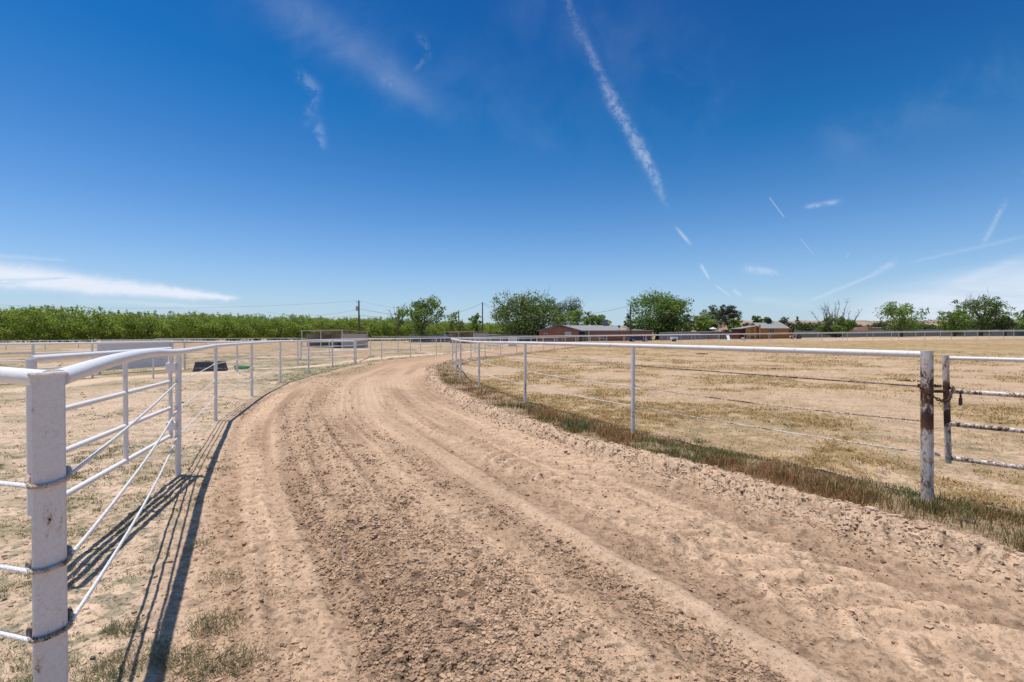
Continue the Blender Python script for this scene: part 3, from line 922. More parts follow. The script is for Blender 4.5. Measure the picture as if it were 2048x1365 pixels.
# crust lumps of the crumbling bank edge
def crust():
    n = 9000
    sA = rng.random(n)
    L = len(IN_LINE) - 1
    idx = (3 + (sA ** 1.7) * 70).astype(int); idx = np.clip(idx, 0, L - 1)
    P = IN_LINE[idx] + (IN_LINE[idx + 1] - IN_LINE[idx]) * rng.random((n, 1)); D = IN_LINE[idx + 1] - IN_LINE[idx]; D /= np.linalg.norm(D, axis=1)[:, None]
    off = .98 + .13 * rng.normal(0, 1, n)
    x = P[:, 0] - D[:, 1] * off; y = P[:, 1] + D[:, 0] * off
    zz_, col, mk = field(x, y, np.full(n, .02))
    size = np.exp(rng.normal(math.log(.010), .5, n)); size = np.clip(size, .004, .03)
    base = np.array([(i, j, k_) for k_ in (-1, 1) for i, j in ((-1, -1), (1, -1), (1, 1), (-1, 1))], float) * .6
    V_ = base[None] * (1 + .8 * (rng.random((n, 8, 3)) - .5)) * (size[:, None] * (.6 + .8 * rng.random((n, 3))) * np.array([1.2, 1.2, .6]))[:, None, :]
    a = rng.random(n) * 6.283; ca, sa = np.cos(a)[:, None], np.sin(a)[:, None]
    X = V_[..., 0] * ca - V_[..., 1] * sa + x[:, None]; Yv = V_[..., 0] * sa + V_[..., 1] * ca + y[:, None]
    Z = V_[..., 2] + (zz_ - size * .05)[:, None]
    q = (np.arange(n)[:, None, None] * 8 + np.array([[3, 2, 1, 0], [4, 5, 6, 7], [0, 1, 5, 4], [1, 2, 6, 5], [2, 3, 7, 6], [3, 0, 4, 7]])[None]).reshape(-1, 4)
    me = np_mesh('crust_lumps', np.stack([X, Yv, Z], -1).reshape(-1, 3), quads=q, smooth=False)
    add_col(me, np.repeat(np.array([[.53, .37, .255]]) * (.82 + .28 * rng.random((n, 1))), 8, 0))
    tag(link('crust_lumps', me, M['clod']), 'cracked crust lumps crumbling from the bank edge beside the track', 'soil crust', kind='stuff')


crust()

# ------------------------------------------------------------------ fences
def strand(mb, a, b, r, sag=.0, n=8, seg=6):
    pts = [(a[0] + (b[0] - a[0]) * t, a[1] + (b[1] - a[1]) * t, a[2] + (b[2] - a[2]) * t - sag * 4 * t * (1 - t)) for t in [k / seg for k in range(seg + 1)]]
    mb.tube(pts, r, n)


def rope_twist(mb, pts, r, pitch=.034):
    """three strands laid round each other"""
    P = [Vector(p) for p in pts]; L = [0]
    for i in range(1, len(P)): L.append(L[-1] + (P[i] - P[i - 1]).length)
    n = int(L[-1] / (pitch / 7)) + 2
    fine = []
    j = 0
    for k in range(n):
        l = L[-1] * k / (n - 1)
        while j < len(L) - 2 and l > L[j + 1]: j += 1
        t = (l - L[j]) / max(L[j + 1] - L[j], 1e-6); fine.append((P[j].lerp(P[j + 1], t), l, (P[j + 1] - P[j]).normalized()))
    for c in range(3):
        out = []
        for p, l, t in fine:
            nx = t.cross(Vector((0, 0, 1)))
            if nx.length < .05: nx = Vector((1, 0, 0))
            nx.normalize(); ny = t.cross(nx); a = 2 * math.pi * (l / pitch) / 1 + c * 2.094
            out.append(tuple(p + (nx * math.cos(a) + ny * math.sin(a)) * r * .52))
        mb.tube(out, r * .56, 6, True)


def sagline(a, b, sag, seg=14):
    return [(a[0] + (b[0] - a[0]) * t, a[1] + (b[1] - a[1]) * t, a[2] + (b[2] - a[2]) * t - sag * 4 * t * (1 - t)) for t in [k / seg for k in range(seg + 1)]]


SH = (1.03, .73, .43)       # heights of the three cables


def outer_fence():
    root = empty('pipe_fence', (CORNER[0], CORNER[1], 0))
    tag(root, 'white pipe fence with rope strands starting at the square corner post left of the track', 'fence')
    off = Vector((-CORNER[0], -CORNER[1], 0))
    def add(mb, name, mat, **k):
        o = mb.build(name, mat, root, **k); o.location = off; return o
    # square corner post
    m = MB(); m.box((-1.713, 1.783, .658), (.093, .093, 1.51), math.radians(43.8), .005)
    o = add(m, 'corner_post', M['paint_corner']); o['label'] = 'square steel corner post with rust specks'
    m = MB(); cs = [(-.046, .046), (.046, .046), (.046, -.046), (-.046, -.046), (-.046, .046)]; bead = []
    for i in range(4):
        for q in range(9):
            a_ = cs[i][0] + (cs[i + 1][0] - cs[i][0]) * q / 9; b_ = cs[i][1] + (cs[i + 1][1] - cs[i][1]) * q / 9
            bead.append((-1.713 + .722 * a_ + .692 * b_, 1.783 + .692 * a_ - .722 * b_, 1.411 + random.uniform(-.002, .003)))
    m.tube(bead + bead[:1], [random.uniform(.004, .0085) for _ in range(len(bead) + 1)], 7)
    add(m, 'weld_bead', M['paint_corner'])
    posts = [(p[0], p[1], ground_z(p[0], p[1])) for p in OUT_POSTS]
    H = 1.36
    for i, p in enumerate(posts):
        m = MB(); lean = random.uniform(-.012, .012); r = .029 if i < 2 or i > 16 else .033
        m.tube([(p[0], p[1], p[2] - .15), (p[0] + lean, p[1] + lean * .5, p[2] + H - .02)], r, 16 if i < 8 else 8)
        if i < 4:
            for sh in SH:    # bolt eyes where the cable passes
                m.tube([(p[0] - .02, p[1] - r - .004, p[2] + sh), (p[0] + .02, p[1] - r - .004, p[2] + sh)], .008, 6)
        add(m, 'post', M['paint'])
    # near top rail, welded in straight lengths with collars at some posts
    pts = [(-1.690, 1.800, 1.392), at(234, 2.69) + (1.419,), at(305, 3.75) + (1.418,), at(363, 5.35) + (1.375,)]
    pts += [(p[0], p[1], p[2] + H) for p in posts[1:]]
    pts = [pts[0]] + [tuple(q) for q in catmull([Vector(p) for p in pts[:5]], .25)[1:]] + pts[5:]
    rad = [.033] * len(pts)
    m = MB(); m.tube(pts, rad, 20); add(m, 'top_rail', M['paint'])
    for k in (1, 3):
        m = MB(); p = posts[k]; m.tube([(p[0] + .02, p[1] - .045, p[2] + H), (p[0] - .02, p[1] + .045, p[2] + H)], .038, 16)
        add(m, 'weld_collar', M['paint'])
    # rail leaving the corner to the left
    m = MB(); m.tube([(-1.715, 1.783, 1.392), (-1.95, 1.84, 1.402), (-3.6, 2.25, 1.42), (-5.6, 2.8, 1.42)], .031, 20); add(m, 'side_rail', M['paint'])
    m = MB(); m.tube([(-5.6, 2.8, -.1), (-5.6, 2.8, 1.40)], .035, 12); add(m, 'post', M['paint'])
    # ropes: twisted near, plain cable further on
    cz = (1.02, .715, .47)
    def W(a, b, z_): return (-1.713 + .722 * a + .692 * b, 1.783 + .692 * a - .722 * b, z_)

    p0 = posts[0]
    for k in range(3):
        a = W(.056, .03, cz[k] + .012); b = (p0[0] + .02, p0[1] - .04, SH[k] + .005)
        m = MB(); rope_twist(m, sagline(a, b, (.02, .05, .07)[k]), .0078, .028)
        add(m, 'rope', M['rope'])
        m = MB()
        rope_twist(m, sagline(W(-.054, .045, cz[k] - .004), (-5.5, 2.8, cz[k] + .16), .06, 18), .0088, .03); add(m, 'rope', M['rope'])
        m = MB()
        loop = [W(.052, -.05, cz[k] + .03), W(.056, -.01, cz[k] + .02), W(.055, .035, cz[k] + .010), W(.047, .055, cz[k] + .002), W(.018, .0565, cz[k] - .008), W(-.018, .0565, cz[k] - .013), W(-.046, .055, cz[k] - .008), W(-.056, .036, cz[k] - .002), W(-.056, -.01, cz[k] + .006), W(-.052, -.05, cz[k] + .012)]
        rope_twist(m, loop, .0085, .03)
        o = add(m, 'rope_wrap', M['rope_rust']); o['label'] = 'rust stained rope wrapped round the corner post'
        m = MB()
        for i in range(len(posts) - 1):
            if i > 17: break
            a = posts[i]; b = posts[i + 1]
            strand(m, (a[0] - .01, a[1], a[2] + SH[k]), (b[0] - .01, b[1], b[2] + SH[k] + (.03 if i == 3 and k == 2 else 0)), .0062 if i < 3 else .0065, .012, 6, 3)
        add(m, 'cable', M['rope'])


outer_fence()


def inner_fence():
    root = empty('pipe_fence', (IN_POSTS[0][0], IN_POSTS[0][1], 0))
    tag(root, 'weathered white pipe fence round the dry infield ending at the rust eaten post', 'fence')
    off = Vector((-IN_POSTS[0][0], -IN_POSTS[0][1], 0))
    def add(mb, name, mat): o = mb.build(name, mat, root); o.location = off; return o
    posts = [(p[0], p[1], ground_z(p[0], p[1])) for p in IN_POSTS]
    H = [1.385 - posts[0][2], 1.405 - posts[1][2], 1.40 - posts[2][2], 1.37 - posts[3][2]] + [1.28] * 60
    for i, p in enumerate(posts):
        m = MB(); r = .045 if i == 0 else .029 if i < 4 else .031
        nn = 20 if i < 4 else 8
        top = p[2] + H[i] + (.035 if i == 0 else -.02)
        lx = -.018 if i == 0 else random.uniform(-.01, .01)
        m.tube([(p[0], p[1], p[2] - .25), (p[0] + lx, p[1], top)], r, nn)
        if 0 < i < 4:
            for sh in (.99, .70, .41): m.tube([(p[0] + r * .9, p[1] - .03, p[2] + sh), (p[0] + r * .9, p[1] + .02, p[2] + sh)], .011, 6)
        if i == 0:
            m.tube([(p[0] + .056, p[1] - .01, p[2] + .41), (p[0] + .085, p[1] - .02, p[2] + .40)], .012, 8)
            m.tube([(p[0] - .10, p[1], p[2] + 1.045), (p[0] - .055, p[1], p[2] + 1.04)], .004, 6)
        o = add(m, 'post', M['paint_rusty'] if i == 0 else M['paint_old'])
        if i == 0: o['label'] = 'thick rust eaten end post'
    pts = [(p[0], p[1], p[2] + H[i]) for i, p in enumerate(posts)]
    near = catmull([Vector(q) for q in pts[:9]], .35)
    m = MB(); m.tube([tuple(q) for q in near[:40]] , .030, 20); add(m, 'top_rail', M['paint_old'])
    m = MB(); m.tube([tuple(q) for q in near[39:]] + pts[9:], .033, 10); add(m, 'top_rail', M['paint_old'])
    for k, hh in enumerate((1.02, .71, .41)):
        m = MB()
        for i in range(min(len(posts) - 1, 17)):
            a, b = posts[i], posts[i + 1]
            za = a[2] + hh * .97; zb = b[2] + hh * .97
            if i == 0: za = (1.10, .795, .515)[k]
            if i == 1: pass
            strand(m, (a[0] + .03, a[1] + .01, za), (b[0] + .03, b[1] + .01, zb), .0058 if i else .0065, (.005, .03, .02)[k], 6, 5)
            if i == 0: add(m, 'cable', M['rust_wire'] if k < 2 else M['paint_flaky']); m = MB()
        add(m, 'cable', M['rope'])


inner_fence()


def simple_fence(label, pts, H=1.3, r=.038, rr=.042, strands=(1.0, .7, .4), spacing=4.1, mat='paint', srad=.007, sub=False, rails=(), n=8):
    """straight or bent line of pipe posts with a top rail"""
    P = [Vector((p[0], p[1], 0)) for p in pts]
    if not sub:
        line = [P[0]]
        for i in range(len(P) - 1):
            L = (P[i + 1] - P[i]).length; c = max(1, round(L / spacing))
            for k in range(1, c + 1): line.append(P[i].lerp(P[i + 1], k / c))
    else: line = P
    g = [(p.x, p.y, ground_z(p.x, p.y)) for p in line]
    root = empty('pipe_fence', (g[0][0], g[0][1], g[0][2])); tag(root, label, 'fence', None)
    off = Vector((-g[0][0], -g[0][1], -g[0][2]))
    for p in g:
        m = MB(); m.tube([(p[0], p[1], p[2] - .1), (p[0], p[1], p[2] + H - .01)], r, n); m.build('post', M[mat], root).location = off
    m = MB(); m.tube([(p[0], p[1], p[2] + H) for p in g], rr, n); m.build('top_rail', M[mat], root).location = off
    for s_ in strands:
        m = MB(); m.tube([(p[0], p[1] - .01, p[2] + s_) for p in g], srad, 5); m.build('cable', M[mat], root).location = off
    for a, b, s_ in rails:
        m = MB(); m.tube([(p[0], p[1] - .02, p[2] + s_) for p in g[a:b]], .024, 8); m.build('lower_rail', M[mat], root).location = off
    return root


B0 = [at(-420, 12.5), at(-150, 14.2), at(66, 16), at(184, 17.9), at(369, 22)]
simple_fence('white paddock fence with pipe lower rails passing the white plywood panel', B0, 1.28, .04, .042, (), sub=True, rails=((0, 4, .97), (0, 4, .72), (0, 4, .45)))
simple_fence('white paddock fence between the rubber tub and the small double gate', [at(369, 22), at(474, 20.8), at(595.5, 25)], 1.28, .038, .04, (.98, .7, .4), sub=True)
simple_fence('white fence of the lane running from the small gate past the corrugated shelter', [at(709, 28.6), pix(741, 711.6), at(796, 43), at(841, 49.5), at(881.6, 57), at(917, 66), at(960, 76)], 1.28, .038, .04, (.98, .7, .4), sub=True)
simple_fence('far white pipe fence in front of the pecan orchard', [(-53.6, 34), (-53.8, 60), (-54.5, 86), (-54.5, 122)], .98, .035, .038, (.5,), 4.1, 'paint_far')
simple_fence('white cross fence running from the orchard side to behind the corrugated shelter', [(-54.5, 74), (-42, 84), (-27, 92), (-16, 97)], 1.1, .035, .036, (), 4.1, 'paint_far')
simple_fence('white perimeter fence in front of the long grey sheet fence and the brick house', [at(744, 104), at(900, 102), at(1085, 100), at(1250, 97), at(1400, 94)], 1.42, .03, .032, (), 3.7, 'paint_far')

# low wire fence with one short post
root = empty('wire_fence', (*pix(306, 757.6), 0)); tag(root, 'short stub post with rusty wires beside the pale path', 'wire fence')
ox, oy = pix(306, 757.6)
m = MB(); m.tube([(0, 0, -.1), (0.01, 0, .72)], .03, 10); m.build('post', M['paint_old'], root)
for z_ in (.70, .40):
    m = MB(); a = at(200, 17.4); b = at(455, 19.4); m.tube([(a[0] - ox, a[1] - oy, z_ + .02), (0, 0, z_), (b[0] - ox, b[1] - oy, z_ - .16)], .006, 5); m.build('wire', M['rust_wire'], root)


# ------------------------------------------------------------------ gates
def gate(label, a, b, zt, zr, r=.027, rv=.045, mid=(.45,), mat='paint', hinge=None, top_r=.045, end_low=None):
    """swing gate between plan points a (free end) and b (hinge end)"""
    ga = 0
    root = empty('pipe_gate', (b[0], b[1], 0)); tag(root, label, 'gate')
    A = Vector((a[0] - b[0], a[1] - b[1], 0)); B = Vector((0, 0, 0))
    low = min(zr) - .01 if end_low is None else end_low
    m = MB(); m.tube([A + Vector((0, 0, low)), A + Vector((0, 0, zt + (.0)))], rv, 16); m.build('end_upright', mat if not isinstance(mat, str) else M[mat], root)
    m = MB(); m.tube([B + Vector((0, 0, min(zr) - .03)), B + Vector((0, 0, zt - .01))], rv * .75, 14); m.build('hinge_upright', M[mat], root)
    m = MB(); m.tube([A + Vector((0, 0, zt)), B + Vector((0, 0, zt))], top_r, 16); m.build('top_rail', M[mat], root)
    for z_ in zr:
        m = MB(); m.tube([A + Vector((0, 0, z_)), B + Vector((0, 0, z_))], r, 12); m.build('rail', M[mat], root)
    for t in mid:
        c = A.lerp(B, t); m = MB(); m.tube([c + Vector((0, 0, min(zr) - .02)), c + Vector((0, 0, zt))], rv * .72, 12); m.build('brace', M[mat], root)
    if hinge:
        for z_ in hinge:
            m = MB(); dirv = Vector((OUT_POSTS[0][0] - b[0], OUT_POSTS[0][1] - b[1], 0)); an = math.atan2(dirv.y, dirv.x)
            m.box((dirv.x * .45, -.035, z_), (.105, .02, .09), 0.0, .004)
            m.tube([(0, 0, z_ - .05), (0, 0, z_ + .05)], rv * .9, 12)
            m.build('hinge', M[mat], root)
    return root


gate('white swing gate opened back behind the square corner post and hinged on the round post', at(62, 2.99), at(340, 5.32), 1.405, (1.045, .755, .45), .0205, .026, (.54,), 'paint', (1.21, .56), .022, .44)
gate('distant small white gate with three rails between the lane posts left of the corrugated shelter', at(602, 25.3), at(708, 28.7), 1.24, (.97, .66, .34), .028, .035, (.5,), 'paint')


def chained_gate():
    a = (3.98, 4.42); b = (6.35, 2.05)
    root = empty('pipe_gate', (a[0], a[1], 0)); tag(root, 'rusty flaking white pipe gate chained to the rust eaten end post', 'gate')
    d = Vector((b[0] - a[0], b[1] - a[1], 0))
    P = lambda t, z: tuple(Vector((0, 0, z)) + d * t)
    m = MB(); m.tube([(0.02, 0, .385), (-.015, 0, 1.375)], .025, 18); m.build('end_upright', M['paint_rusty'], root)
    for z_, r_, mt in ((1.345, .018, 'paint_old'), (1.045, .021, 'paint_flaky'), (.745, .021, 'paint_flaky'), (.435, .021, 'paint_flaky')):
        m = MB(); m.tube([P(0, z_), P(1, z_)], r_, 14); m.build('rail', M[mt], root)
    m = MB(); m.tube([P(1, .3), P(1, 1.37)], .035, 14); m.build('hinge_upright', M['paint_rusty'], root)
    m = MB(); m.tube([(-.23, -.02, 1.045), (.0, .0, 1.04)], .014, 10); m.build('latch_bar', M['iron'], root)
    # chain with links, hung round post and upright
    c = empty('chain', (3.64, 4.22, 1.05)); tag(c, 'dark rusty chain looped around the end post and the gate upright', 'chain')
    loop = []
    px_, py_ = IN_POSTS[0]
    ctrl = [(-.07, .0, .045), (-.045, -.055, .0), (.0, -.072, -.035), (.05, -.06, -.055), (.15, -.01, -.07), (.24, .06, -.055), (.31, .12, -.01), (.37, .17, .03), (.395, .215, .02), (.36, .245, .03), (.30, .24, .035), (.2, .15, .045), (.11, .09, .06), (.03, .08, .07), (-.05, .05, .06)]
    cr = catmull([Vector(p) for p in ctrl + ctrl[:1]], .01)
    L = 0; last = None; pts = [Vector(cr[0])]
    for p in cr:
        p = Vector(p)
        if (p - pts[-1]).length > .030: pts.append(p)
    for i in range(len(pts) - 1):
        p, q = pts[i], pts[i + 1]; t = (q - p).normalized(); mid = (p + q) / 2
        side = t.cross(Vector((0, 0, 1)) if i % 2 else Vector((.3, .9, .2))).normalized()
        ring = []
        for k in range(11):
            an = 2 * math.pi * k / 10; ring.append(tuple(mid + t * (.024 * math.cos(an)) + side * (.012 * math.sin(an))))
        m = MB(); m.tube(ring, .0042, 6, False); m.build('link', M['iron'], c)
    pl = empty('padlock', (4.05, 4.36, .99)); tag(pl, 'rusty square padlock hanging from the chain beside the gate upright', 'padlock')
    m = MB(); m.box((0, 0, -.035), (.042, .02, .068), .6, .004); m.build('lock_body', M['iron'], pl)
    m = MB(); m.tube([(-.012, -.008, 0), (-.012, -.008, .025), (0, 0, .038), (.012, .008, .025), (.012, .008, 0)], .0045, 8); m.build('shackle', M['iron'], pl)


chained_gate()

# ------------------------------------------------------------------ paddock things
def ply_panel():
    a = Vector(at(194, 19.2) + (0,)); b = Vector(at(346, 22.2) + (0,)); L = (b - a).length; an = math.atan2(b.y - a.y, b.x - a.x)
    root = empty('windbreak_panel', a, an); tag(root, 'long white plywood windbreak panel standing behind the paddock fence', 'panel')
    m = MB(); m.box((L / 2, 0, .735), (L, .05, 1.15), 0, .01); m.build('board', M['white_ply'], root, ang=30)
    for x_ in (.06, L - .06): m = MB(); m.box((x_ - .03, -.06, .66), (.10, .07, 1.33), 0, .01); m.build('leg', M['white_ply'], root)
    m = MB(); m.box((L / 2, -.01, 1.33), (L, .09, .04), 0, .006); m.build('cap_rail', M['paint'], root)


ply_panel()


def tub():
    p = at(421, 21.2); root = empty('water_tub', (p[0], p[1], 0), .32); tag(root, 'black rubber trough lying beside the paddock fence', 'trough')
    m = MB()
    w0, w1, h = .62, .53, .40
    def ring(w, d, z): return [(-w, -d, z), (w, -d, z), (w, d, z), (-w, d, z)]
    v = ring(w0, .30, 0) + ring(w1, .24, h) + ring(w1 - .03, .21, h) + ring(w0 - .06, .26, .03)
    f = []
    for r_ in range(3):
        for k in range(4): f.append((r_ * 4 + k, r_ * 4 + (k + 1) % 4, (r_ + 1) * 4 + (k + 1) % 4, (r_ + 1) * 4 + k))
    f += [(3, 2, 1, 0), (12, 13, 14, 15)]
    m.add(v, f); m.build('tub_body', M['rubber'], root)
    m = MB(); m.tube([(-w1, -.24, h), (w1, -.24, h), (w1, .24, h), (-w1, .24, h), (-w1, -.24, h)], .018, 8); m.build('rim', M['rubber'], root)


tub()


def hose():
    p = at(487, 21.8); m = MB()
    for k in range(7):
        pts = []; ra = .26 + .05 * random.random(); cx, cy = random.uniform(-.07, .07), random.uniform(-.06, .06); ti = random.uniform(-.10, .10)
        for i in range(25):
            an = 2 * math.pi * i / 24; pts.append((p[0] + cx + ra * 1.3 * math.cos(an), p[1] + cy + ra * math.sin(an), .03 + .022 * k + ti * math.cos(an) * .35 + .01 * math.sin(3 * an) + .02))
        m.tube(pts, .013, 6)
    m.tube([(p[0] + .25, p[1], .15), (p[0] + .36, p[1], .30), (p[0] + .38, p[1] + .05, .36), (p[0] + .30, p[1] + .06, .30), (p[0] + .45, p[1] - .1, .04), (p[0] + 1.2, p[1] + .2, .02)], .012, 6)
    tag(m.build('garden_hose', M['hose']), 'pale green garden hose coiled on the ground near the trough', 'hose')


hose()

m = MB()
bx, by = pix(1078, 956)
m.add([(bx - .05, by, .012), (bx - .03, by - .012, .02), (bx, by - .016, .018), (bx + .045, by - .004, .04), (bx + .02, by + .012, .016), (bx - .03, by + .014, .02),
       (bx - .04, by, .032), (bx, by - .004, .034), (bx + .02, by, .034)],
      [(0, 1, 6), (1, 2, 7, 6), (2, 3, 8, 7), (3, 4, 8), (4, 5, 7, 8), (5, 0, 6, 7), (0, 5, 4, 3, 2, 1)])
tag(m.build('bark_scrap', M['brown_leaf']), 'dark curled bark scrap lying on the track near its middle', 'bark scrap')


def lump_mesh(name, x, y, rx, ry, h, mat, label, cat, group=None, n=26):
    m = MB(); zg = ground_z(x, y)
    for k in range(n):
        an = random.random() * 6.28; rd = math.sqrt(random.random())
        cx, cy = x + rx * rd * math.cos(an), y + ry * rd * math.sin(an); s_ = (.35 + .65 * (1 - rd)) * h
        Mx = Matrix.Rotation(random.random() * 3, 3, 'Z') @ Matrix.Rotation(random.random(), 3, 'X')
        m.box((cx, cy, zg + s_ * .35), (s_ * 1.6, s_ * 1.2, s_), 0, s_ * .25, Mx)
    tag(m.build(name, mat), label, cat, group)


gx, gy = pix(1820, 763); lump_mesh('dung_pile', gx, gy, .38, .3, .07, M['dung'], 'dark dung pile on the infield just left of the rust eaten post', 'dung pile')
gx, gy = pix(1405, 709.5); lump_mesh('dung_pile', gx, gy, .55, .4, .12, M['dung'], 'distant dark dung pile far across the infield', 'dung pile')
gx, gy = pix(1553, 738); lump_mesh('dung_pile', gx, gy, .4, .3, .05, M['dung'], 'flat dark dung patch in the middle of the infield', 'dung pile')


# ------------------------------------------------------------------ shelters
def shelter(label, A, B, C, zf, zb, wall, wtop, blue):
    A, B, C = (Vector((p[0], p[1], 0)) for p in (A, B, C))
    an = math.atan2(B.y - A.y, B.x - A.x); L = (B - A).length
    dep = (C - B).length
    zg = ground_z(A.x, A.y)
    root = empty('livestock_shelter', (A.x, A.y, zg), an); tag(root, label, 'shelter')
    th = .05
    m = MB(); m.add([(-.15, -.2, zf), (L + .15, -.2, zf), (L + .15, dep + .2, zb), (-.15, dep + .2, zb), (-.15, -.2, zf - th), (L + .15, -.2, zf - th), (L + .15, dep + .2, zb - th), (-.15, dep + .2, zb - th)],
                    [(0, 1, 2, 3), (7, 6, 5, 4), (0, 4, 5, 1), (1, 5, 6, 2), (2, 6, 7, 3), (3, 7, 4, 0)])
    m.build('roof', M['roof_tan'], root)
    m = MB(); m.box((L / 2, -.16, zf - .09), (L + .2, .05, .08)); m.build('roof_beam', M['tan_metal'], root)
    for x_, y_, z_ in ((0.05, 0, zf), (L * .5, 0, zf), (L - .05, 0, zf), (L - .05, dep, zb), (.05, dep, zb)):
        m = MB(); m.box((x_, y_, (z_ - .05) / 2), (.09, .09, z_ - .05)); m.build('post', M['white_trim'] if y_ == 0 else M['tan_metal'], root)
    # ribbed wall sheets along the back and the right end
    def ribbed(p, q, z0, z1, mat, nm):
        n = int((q - p).length / .15); d = (q - p).normalized(); nn = Vector((-d.y, d.x, 0)); v = []; f = []
        for i in range(n + 1):
            c = p + d * (q - p).length * i / n + nn * (.02 if i % 2 else -.02)
            v += [(c.x, c.y, z0), (c.x, c.y, z1), (c.x + nn.x * .012, c.y + nn.y * .012, z0), (c.x + nn.x * .012, c.y + nn.y * .012, z1)]
        for i in range(n):
            a_ = i * 4; b_ = a_ + 4
            f += [(a_, b_, b_ + 1, a_ + 1), (a_ + 2, a_ + 3, b_ + 3, b_ + 2), (a_ + 1, b_ + 1, b_ + 3, a_ + 3), (a_, a_ + 2, b_ + 2, b_)]
        mm = MB(); mm.add(v, f); mm.build(nm, mat, root, smooth=False)
    x0 = wall * L
    ribbed(Vector((x0, dep - .08, 0)), Vector((L - .08, dep - .08, 0)), .02, wtop, M['tan_metal'], 'back_wall')
    ribbed(Vector((L - .05, dep - .1, 0)), Vector((L - .05, .1, 0)), .02, wtop, M['tan_metal'], 'end_wall')
    ribbed(Vector((x0 + .02, dep - .1, 0)), Vector((x0 + .02, .1, 0)), .02, wtop, M['tan_metal'], 'end_wall')
    if blue:
        m = MB(); m.box((L * .62, dep - .16, .45), (L * .62, .03, .86)); m.build('lower_panel', M['blue_grey'], root)


shelter('open front shelter of ribbed tan metal with its roof running out left past the wall', at(603.5, 66), at(684.5, 59.2), at(719, 62.6), 2.30, 2.08, .12, 1.80, True)
shelter('farther pale ribbed metal shelter between the two dark utility poles', at(889.5, 103), at(948, 96), at(963, 99.5), 2.45, 2.2, .18, 2.05, False)

# white feed box and posts on the far bend
p = at(1025.5, 69); zg = ground_z(*p)
root = empty('feed_box', (p[0], p[1], zg), -.15); tag(root, 'boxy white horse feeder beyond the far bend of the track', 'feed box')
m = MB(); m.box((0, 0, .66), (1.15, .9, 1.32), 0, .02); m.build('box_body', M['white_ply'], root)
m = MB(); m.box((0, 0, 1.35), (1.3, 1.05, .05), 0, .01); m.build('lid', M['white_trim'], root)
m = MB(); m.box((0, -.46, .45), (.9, .02, .6), 0, .005); m.build('door', M['white_trim'], root)
p = at(998, 68); zg = ground_z(*p)
root = empty('barrier', (p[0], p[1], zg)); tag(root, 'low white board barrier beside the white feeder', 'barrier')
for x_ in (-1.55, -.2, .15): m = MB(); m.box((x_, 0, .3), (.12, .12, .62), 0, .01); m.build('post', M['white_trim'], root)
m = MB(); m.box((-.85, -.08, .12), (1.5, .04, .14)); m.build('board', M['white_trim'], root)
for i, (px_, Y_) in enumerate(((1085, 68), (1240, 79))):
    p = at(px_, Y_); z_ = ground_z(*p)


# ------------------------------------------------------------------ long sheet metal fences
def sheet_fence(label, pts, H, mat, jag=.03):
    P = [Vector((p[0], p[1], 0)) for p in pts]
    z0 = ground_z(P[0].x, P[0].y)
    root = empty('sheet_metal_fence', (P[0].x, P[0].y, z0)); tag(root, label, 'fence')
    for i in range(len(P) - 1):
        a, b = P[i], P[i + 1]; L = (b - a).length; d = (b - a) / L; nn = Vector((-d.y, d.x, 0)); n = int(L / .22); v = []; f = []
        dz = 0
        for k in range(n + 1):
            c = a + d * L * k / n + nn * (.03 if k % 2 else 0); g = ground_z(c.x, c.y) - z0
            if k % 5 == 0: dz = random.uniform(-jag, jag)
            q = c - P[0]
            v += [(q.x, q.y, g - .05), (q.x, q.y, g + H + dz), (q.x + nn.x * .02, q.y + nn.y * .02, g - .05), (q.x + nn.x * .02, q.y + nn.y * .02, g + H + dz)]
        for k in range(n):
            A_ = k * 4; B_ = A_ + 4; f += [(A_, B_, B_ + 1, A_ + 1), (A_ + 2, A_ + 3, B_ + 3, B_ + 2), (A_ + 1, B_ + 1, B_ + 3, A_ + 3)]
        m = MB(); m.add(v, f); m.build('sheet_run', M[mat], root, smooth=False)
    m = MB(); q = [(Vector((p.x, p.y, ground_z(p.x, p.y) - z0 + H + .02)) - Vector((P[0].x, P[0].y, 0))) for p in P]; m.tube(q, .05, 6); m.build('cap_rail', M['galv'], root)


sheet_fence('long grey corrugated sheet fence behind the trees at the right', [at(1588, 119), at(1800, 118), at(2048, 118), at(2400, 118)], 1.55, 'grey_metal')
sheet_fence('grey sheet fence left of the brick house behind the farther shelter', [at(818, 118), at(930, 118), at(1073, 117)], 1.75, 'grey_metal')
sheet_fence('grey sheet fence between the brick house and the orange cabin', [at(1318, 112), at(1400, 111), at(1486, 109)], 1.75, 'grey_metal')


